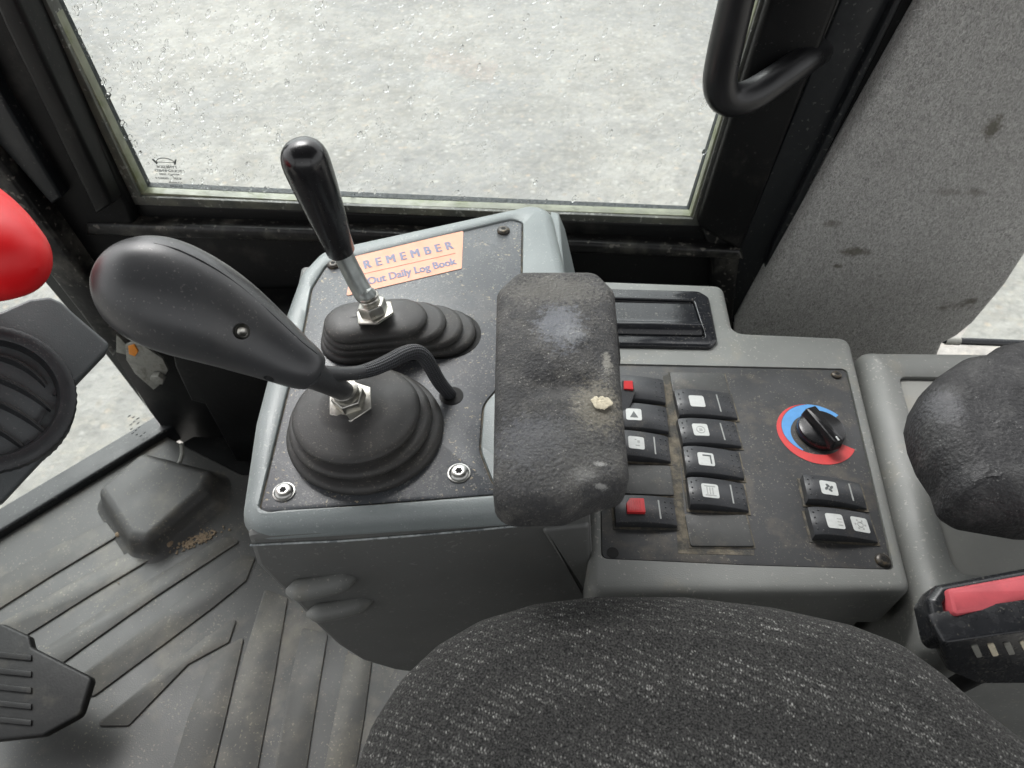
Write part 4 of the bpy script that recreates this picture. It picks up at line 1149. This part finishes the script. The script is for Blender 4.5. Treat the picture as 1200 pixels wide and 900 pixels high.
M["foam"] = mat("worn_foam", (.030, .030, .031), .74, .2, 30, .9, 420, .0016,
    spots=[(loc_(655, 385, hP), (.020, .030, .05), (.155, .165, .185), 170, .75), (loc_(668, 395, hP), (.012, .012, .05), (.20, .21, .22), 260, .6), (loc_(620, 520, hP), (.030, .024, .05), (.085, .09, .105), 210, .55), (loc_(700, 475, hP), (.020, .028, .05), (.24, .22, .17), 320, .55), (loc_(650, 340, hP), (.045, .022, .05), (.14, .135, .12), 330, .6), (loc_(652, 530, hP), (.045, .03, .05), (.12, .12, .115), 420, .4), (loc_(703, 544, hP), (.0045, .0022, .02), (.42, .42, .40), 900, .6), (loc_(705, 567, hP), (.005, .0018, .02), (.42, .42, .40), 900, .55), (loc_(684, 556, hP), (.010, .006, .02), (.22, .22, .21), 900, .5), (loc_(712, 425, hP), (.004, .013, .02), (.30, .29, .25), 300, .6)],
    specks=[((.17, .165, .14), 1000, .66, .4), ((.40, .39, .35), 620, .78, .5)], stain=((.095, .092, .085), 45, .46, .70, .7))
pad = mb.build("foam_pad", M["foam"], wp, angle=80)
mb = MB()
for k in range(26):
    a = random.random() * 6.28; rr_ = random.random() ** .5
    c = hP.to(*hP.uv(704 + 10 * rr_ * math.cos(a), 474 + 4.5 * rr_ * math.sin(a)), .0015 + padh(*hP.uv(704, 474)) + .0022)
    res = bmesh.ops.create_icosphere(mb.bm, subdivisions=2, radius=random.uniform(.0016, .003))
    for v in res["verts"]:
        v.co = Vector((v.co.x, v.co.y, v.co.z * .35)) * (1 + .4 * noise.noise(v.co * 700 + c * 50)) + c
mb.build("torn_foam_patch", M["foam_crumb"], pad)
mb = MB(); mb.prism(H(ZM), fillet(H(ZM).P([(640, 470), (700, 470), (706, 560), (640, 560)]), .01), -.2, ZP - ZM - .029, .004); mb.build("pad_post", M["black_paint"], wp)

# ------------------------------------------------------------ right console
rc = thing("rear_console", U(1150, 560, 0), "light grey rear console with a shallow recessed tray, at the right edge", "console")
outr = hM.P([(1008, 404), (1420, 408), (1420, 780), (1096, 760)])
frr = fillet(outr, .012, 5)
tray = fillet(hM.P([(1054, 441), (1400, 446), (1400, 690), (1124, 672), (1114, 655)]), .008)
mb = rimmed(hM, frr, tray, hM.uv(1240, 570), [(0, -.3)], .024, .006, 360, 7, wi=-.0005)
rb = mb.build("console_body", M["console_grey"], rc, angle=50)
mb = MB(); mb.prism(hM, inset(tray, .0006), -.0062, -.0052); mb.build("tray_floor", M["tray"], rc)

# foam arm pad on the right
ZR = .66
hR0 = H(ZR - .04); hR = H(ZR)
px_ = [(1065, 495), (1070, 474), (1088, 456), (1112, 440), (1136, 436), (1150, 426), (1180, 421), (1330, 424), (1390, 520), (1360, 628), (1200, 623), (1130, 611), (1106, 596), (1098, 572), (1080, 545), (1070, 520)]
rp = subdiv(fillet(hR0.P(px_), .01, 3), .006)
cx2 = sum(q[0] for q in rp) / len(rp); cy2 = sum(q[1] for q in rp) / len(rp)
la, lb_ = Vector(hR.uv(1112, 440)), Vector(hR.uv(1185, 560))
def rh(u, v):
    d = lb_ - la; p = Vector((u, v)) - la; t = max(0, min(1, p.dot(d) / d.length_squared)); dist = (p - d * t).length
    return -.008 * math.exp(-(dist / .010) ** 2) * (1 - .7 * t) + .0012 * noise.noise(Vector((u * 60, v * 60, 1))) + .0006 * noise.noise(Vector((u * 240, v * 240, 1)))
rings = []; rr = .024
for ins, w in [(.008, -.062), (.001, -.054), (0, -rr * 1.3)] + [(rr * (1 - math.cos(t * math.pi / 14)), -rr * 1.3 + rr * 1.3 * math.sin(t * math.pi / 14)) for t in range(1, 8)]:
    rings.append([hR.to(u, v, w) for u, v in inset(rp, ins)])
last = inset(rp, rr)
for k in range(1, 26):
    t = k / 26
    rings.append([hR.to(u + (cx2 - u) * t, v + (cy2 - v) * t, .004 * math.sin(t * math.pi / 2) + fade(t) * rh(u + (cx2 - u) * t, v + (cy2 - v) * t)) for u, v in last])
ap = thing("arm_pad", hM.to(cx2, cy2), "black crumpled foam arm pad above the rear console tray, cut by the right edge", "arm pad")
mb = MB(); mb.loft(rings)
b1_ = parent_loc(ap)
def loc_r(x, y): return tuple(hR.to(*hR.uv(x, y)) - b1_)
M["foam2"] = mat("black_foam", (.018, .018, .019), .62, .2, 30, .8, 300, .002, specks=[((.12, .12, .12), 900, .66, .4), ((.28, .28, .27), 420, .80, .4)], spots=[(loc_r(1110, 470), (.014, .024, .05), (.12, .122, .13), 300, .5)], stain=((.07, .07, .068), 40, .5, .72, .6))
mb.build("foam_pad", M["foam2"], ap, angle=80)
mb = MB(); mb.prism(hM, fillet(hM.P([(1180, 500), (1300, 500), (1300, 600), (1180, 600)]), .01), -.005, .07); mb.build("pad_post", M["black_paint"], ap)

# ------------------------------------------------------------ seat
ZS = .60
hS = H(ZS)
sx_ = [(380, 1010), (412, 915), (436, 850), (470, 797), (512, 757), (562, 728), (625, 709), (700, 700), (800, 701), (900, 713), (990, 733), (1050, 756), (1100, 792), (1150, 836), (1200, 874), (1300, 960), (1300, 1060)]
# outline is the silhouette; measured on the plane where the cushion is widest
hS2 = H(.635)
sp = hS2.P(sx_)
sp = [tuple(q) for q in sp]
sp += [(.34, -.30), (.25, -.42), (-.15, -.42), (-.26, -.25)]
sp = subdiv(fillet(sp, .03, 3), .01)
cxs = sum(q[0] for q in sp) / len(sp); cys = sum(q[1] for q in sp) / len(sp)
st_ = thing("seat", (cxs, cys, 0), "operator's seat cushion in grey flecked black woven fabric", "seat")
rings = []
for ins, w in [(.02, -.16), (.006, -.12), (0, -.07), (-.002, -.03), (0, 0), (.004, .010), (.010, .018), (.018, .024), (.028, .029), (.040, .033)]:
    rings.append([hS2.to(u, v, w) for u, v in inset(sp, ins)])
last = inset(sp, .040)
for k in range(1, 14):
    t = k / 14
    rings.append([hS2.to(u + (cxs - u) * t, v + (cys - v) * t, .033 + .012 * math.sin(t * math.pi / 2)) for u, v in last])
mb = MB(); mb.loft(rings); mb.build("cushion", M["seat"], st_, angle=80)
mb = MB(); mb.prism(H(0), [(-.14, -.35), (.2, -.35), (.2, .0), (-.14, .0)], 0, .48); mb.build("seat_base", M["black_paint"], st_)

# ------------------------------------------------------------ belt buckle
bk = thing("seat_belt_buckle", U(1160, 730, .55), "glossy black seat belt buckle with faded red release button", "seat belt buckle")
kf = Fr(U(1095, 690, .63), (1, .07, .02), (-.08, 1, .12))
K = lambda pts: kf.P(pts)
outer = fillet(K([(1100, 752), (1088, 700), (1100, 683), (1200, 664), (1290, 650), (1310, 720), (1200, 742)]), .006, 5)
mb = MB(); mb.slab(kf, outer, [(.004, -.026), (0, -.022), (0, -.006), (.001, -.003), (.003, -.0008), (.005, 0), (.008, 0), (.0095, -.0015), (.010, -.004), (.0105, -.014)])
hb = mb.build("buckle_housing", M["buckle"], bk)
mb = MB(); mb.slab(kf, fillet(K([(1113, 724), (1106, 692), (1200, 675), (1278, 662), (1284, 698)]), .003, 4), [(0, -.012), (0, .002), (.001, .004), (.003, .0048)]); mb.build("release_button", M["button"], bk)
for k in range(7):
    x = 1128 + k * 22
    mb = MB(); mb.prism(kf, K([(x, 737 - k * 3.6), (x + 4, 736 - k * 3.6), (x + 1, 722 - k * 3.3), (x - 3, 723 - k * 3.3)]), -.0139, -.004); mb.build("slot_rib", M["buckle"], bk)
# lower front half with pale slots
lf = Fr(kf.to(*K([(1100, 756)])[0], -.004), kf.ex, -kf.ez)
lf = Fr(kf.to(*K([(1104, 750)])[0], -.002) - kf.ey * .003, kf.ex, kf.ez + kf.ey * .25)
lo = fillet([lf.uv(1102, 752), lf.uv(1110, 785), lf.uv(1145, 800), lf.uv(1330, 800), lf.uv(1310, 722)], .004, 4)
mb = MB(); mb.prism(lf, lo, -.02, .001, .002); mb.build("buckle_skirt", M["buckle"], bk)
for k in range(6):
    x = 1136 + k * 19; y = 754 - k * 1.5
    mb = MB(); mb.prism(lf, fillet([lf.uv(x, y), lf.uv(x + 8, y - 1), lf.uv(x + 14, y + 13), lf.uv(x + 7, y + 14)], .001, 2), .0005, .0018); mb.build("pale_slot", M["foam_crumb"] if k % 2 else M["galv"], bk)
mb = MB(); bp0 = lf.to(*lf.uv(1180, 800), -.012); mb.sweep([bp0 + lf.ey * .01, bp0 + Vector((0, .01, -.12))], [.014, .012], 10, squash=.4); mb.build("buckle_strap", M["black_paint"], bk)

# ------------------------------------------------------------ air vent, left edge
vz = .66
hV = H(vz)
av = thing("air_vent", U(30, 460, vz), "round louvred air vent in a black plastic housing at the left edge", "air vent")
vc = U(-14, 468, vz); vn = ((CAM - vc).normalized() * .8 + Vector((0, 0, .3)) + Vector((.12, 0, 0))).normalized()
VF = Fr(vc, (1, 0, -vn.x / vn.z), (0, 1, -vn.y / vn.z))
mb = MB(); hpv = VF.P([(-140, 420), (-60, 360), (0, 364), (34, 349), (58, 346), (72, 352), (92, 370), (131, 403), (86, 450), (84, 478), (84, 500), (0, 590), (-140, 600)])
mb.slab(VF, fillet(hpv, .006, 4), [(.004, -.045), (0, -.030), (0, -.006), (.001, -.0045), (.003, -.004)]); mb.build("vent_housing", M["housing"], av, bevel=.001)
rv = pix(88, vc)
mb = MB(); mb.lathe(VF, [(rv * 1.0, -.035), (rv * 1.0, .004), (rv * .985, .008), (rv * .90, .0105), (rv * .80, .0085), (rv * .765, .003), (rv * .755, -.012), (rv * .75, -.035)], 120, mod=lambda k, n, r, w: (1 + (.006 if k % 2 else -.006)) if r > rv * .97 else 1)
mb.build("vent_ring", M["vent"], av, angle=50)
mb = MB(); mb.lathe(VF, [(rv * .76, -.034), (rv * .76, -.031)], 48); mb.build("vent_back", M["vent_in"], av)
for k, yy in enumerate((.56, .27, -.03, -.34, -.62)):
    half = math.sqrt(max(.02, .75 ** 2 - yy ** 2)) * rv
    mb = MB(); sec = []
    for j in range(17):
        t = -1 + 2 * j / 16; bow = .16 * rv * (1 - t * t)
        a = VF.to(t * half, yy * rv + bow - .10 * rv, .002 - .003 * t * t); b_ = VF.to(t * half, yy * rv + bow - .30 * rv, -.022)
        sec.append([a, a + VF.ez * -.0002 + VF.ey * -.0015, b_ + VF.ey * -.0015, b_])
    mb.loft(sec); lo_ = mb.build("louvre", M["vent"], av)
    mb = MB(); mb.sweep([q[0] for q in sec], [.0005] * len(sec), 6); mb.build("louvre_edge", M["rubber"], lo_)
mb = MB()
for yy in (-.55, -.1, .35):
    mb.prism(VF, [(.62 * rv, yy * rv), (.66 * rv, yy * rv), (.66 * rv, (yy + .22) * rv), (.62 * rv, (yy + .22) * rv)], -.02, .001)
mb.build("vent_link", M["vent"], av)

# red object, left edge
rpx = [(-150, 238, .80, 200), (-110, 254, .80, 186), (-70, 271, .80, 164), (-40, 283, .80, 148), (-14, 294, .80, 128), (8, 302, .80, 104), (24, 308, .80, 82), (35, 311, .80, 57), (41, 313, .80, 30), (44, 314, .80, 3)]
pts = [U(a, b, z) for a, b, z, w in rpx]
mb = MB(); mb.sweep(pts, [pix(w / 2 * 1.0, p) for (a, b, z, w), p in zip(rpx, pts)], 40, smooth=2)
ro = mb.build("red_lever_knob", M["red_gloss"], loc=pts[4], angle=80)
tag(ro, "bright red rounded knob poking in at the left edge above the air vent", "lever knob")

# metal latch on the corner post
wl_ = .075
la_ = thing("window_latch", wpt(170, 430, wl_), "dull metal latch bracket with bolt and orange tag on the corner post", "latch")
mb = MB(); wprism(mb, [(147, 404), (158, 399), (190, 420), (197, 434), (186, 452), (180, 457), (158, 438), (148, 422)], wl_, wl_ - .004, .001); mb.build("bracket", M["galv"], la_)
lf_ = Fr(WF.to(0, 0, wl_), WF.ex, WF.ey)
hexnut(lf_, .012, .012, M["galv"], la_, c=WF.uv(187, 440, wl_), name="bolt", flange=False)
mb = MB(); wprism(mb, [(150, 406), (157, 404), (162, 412), (158, 418), (151, 415)], wl_ + .002, wl_, .0005); mb.build("orange_tag", M["orange"], la_)
mb = MB(); wprism(mb, [(136, 392), (148, 404), (148, 416), (136, 413)], wl_ - .005, wl_ - .02, .001); mb.build("tab", M["galv"], la_)
# cable stub behind the hump
mb = MB(); mb.sweep([U(201, 552, .02), U(209, 545, .035), U(214, 533, .05), U(213, 520, .07)], [.004] * 4, 8, smooth=2)
tag(mb.build("hose_stub", M["galv"], loc=U(201, 552, .02)), "short pale hose end showing in the dark gap behind the mat hump", "hose")
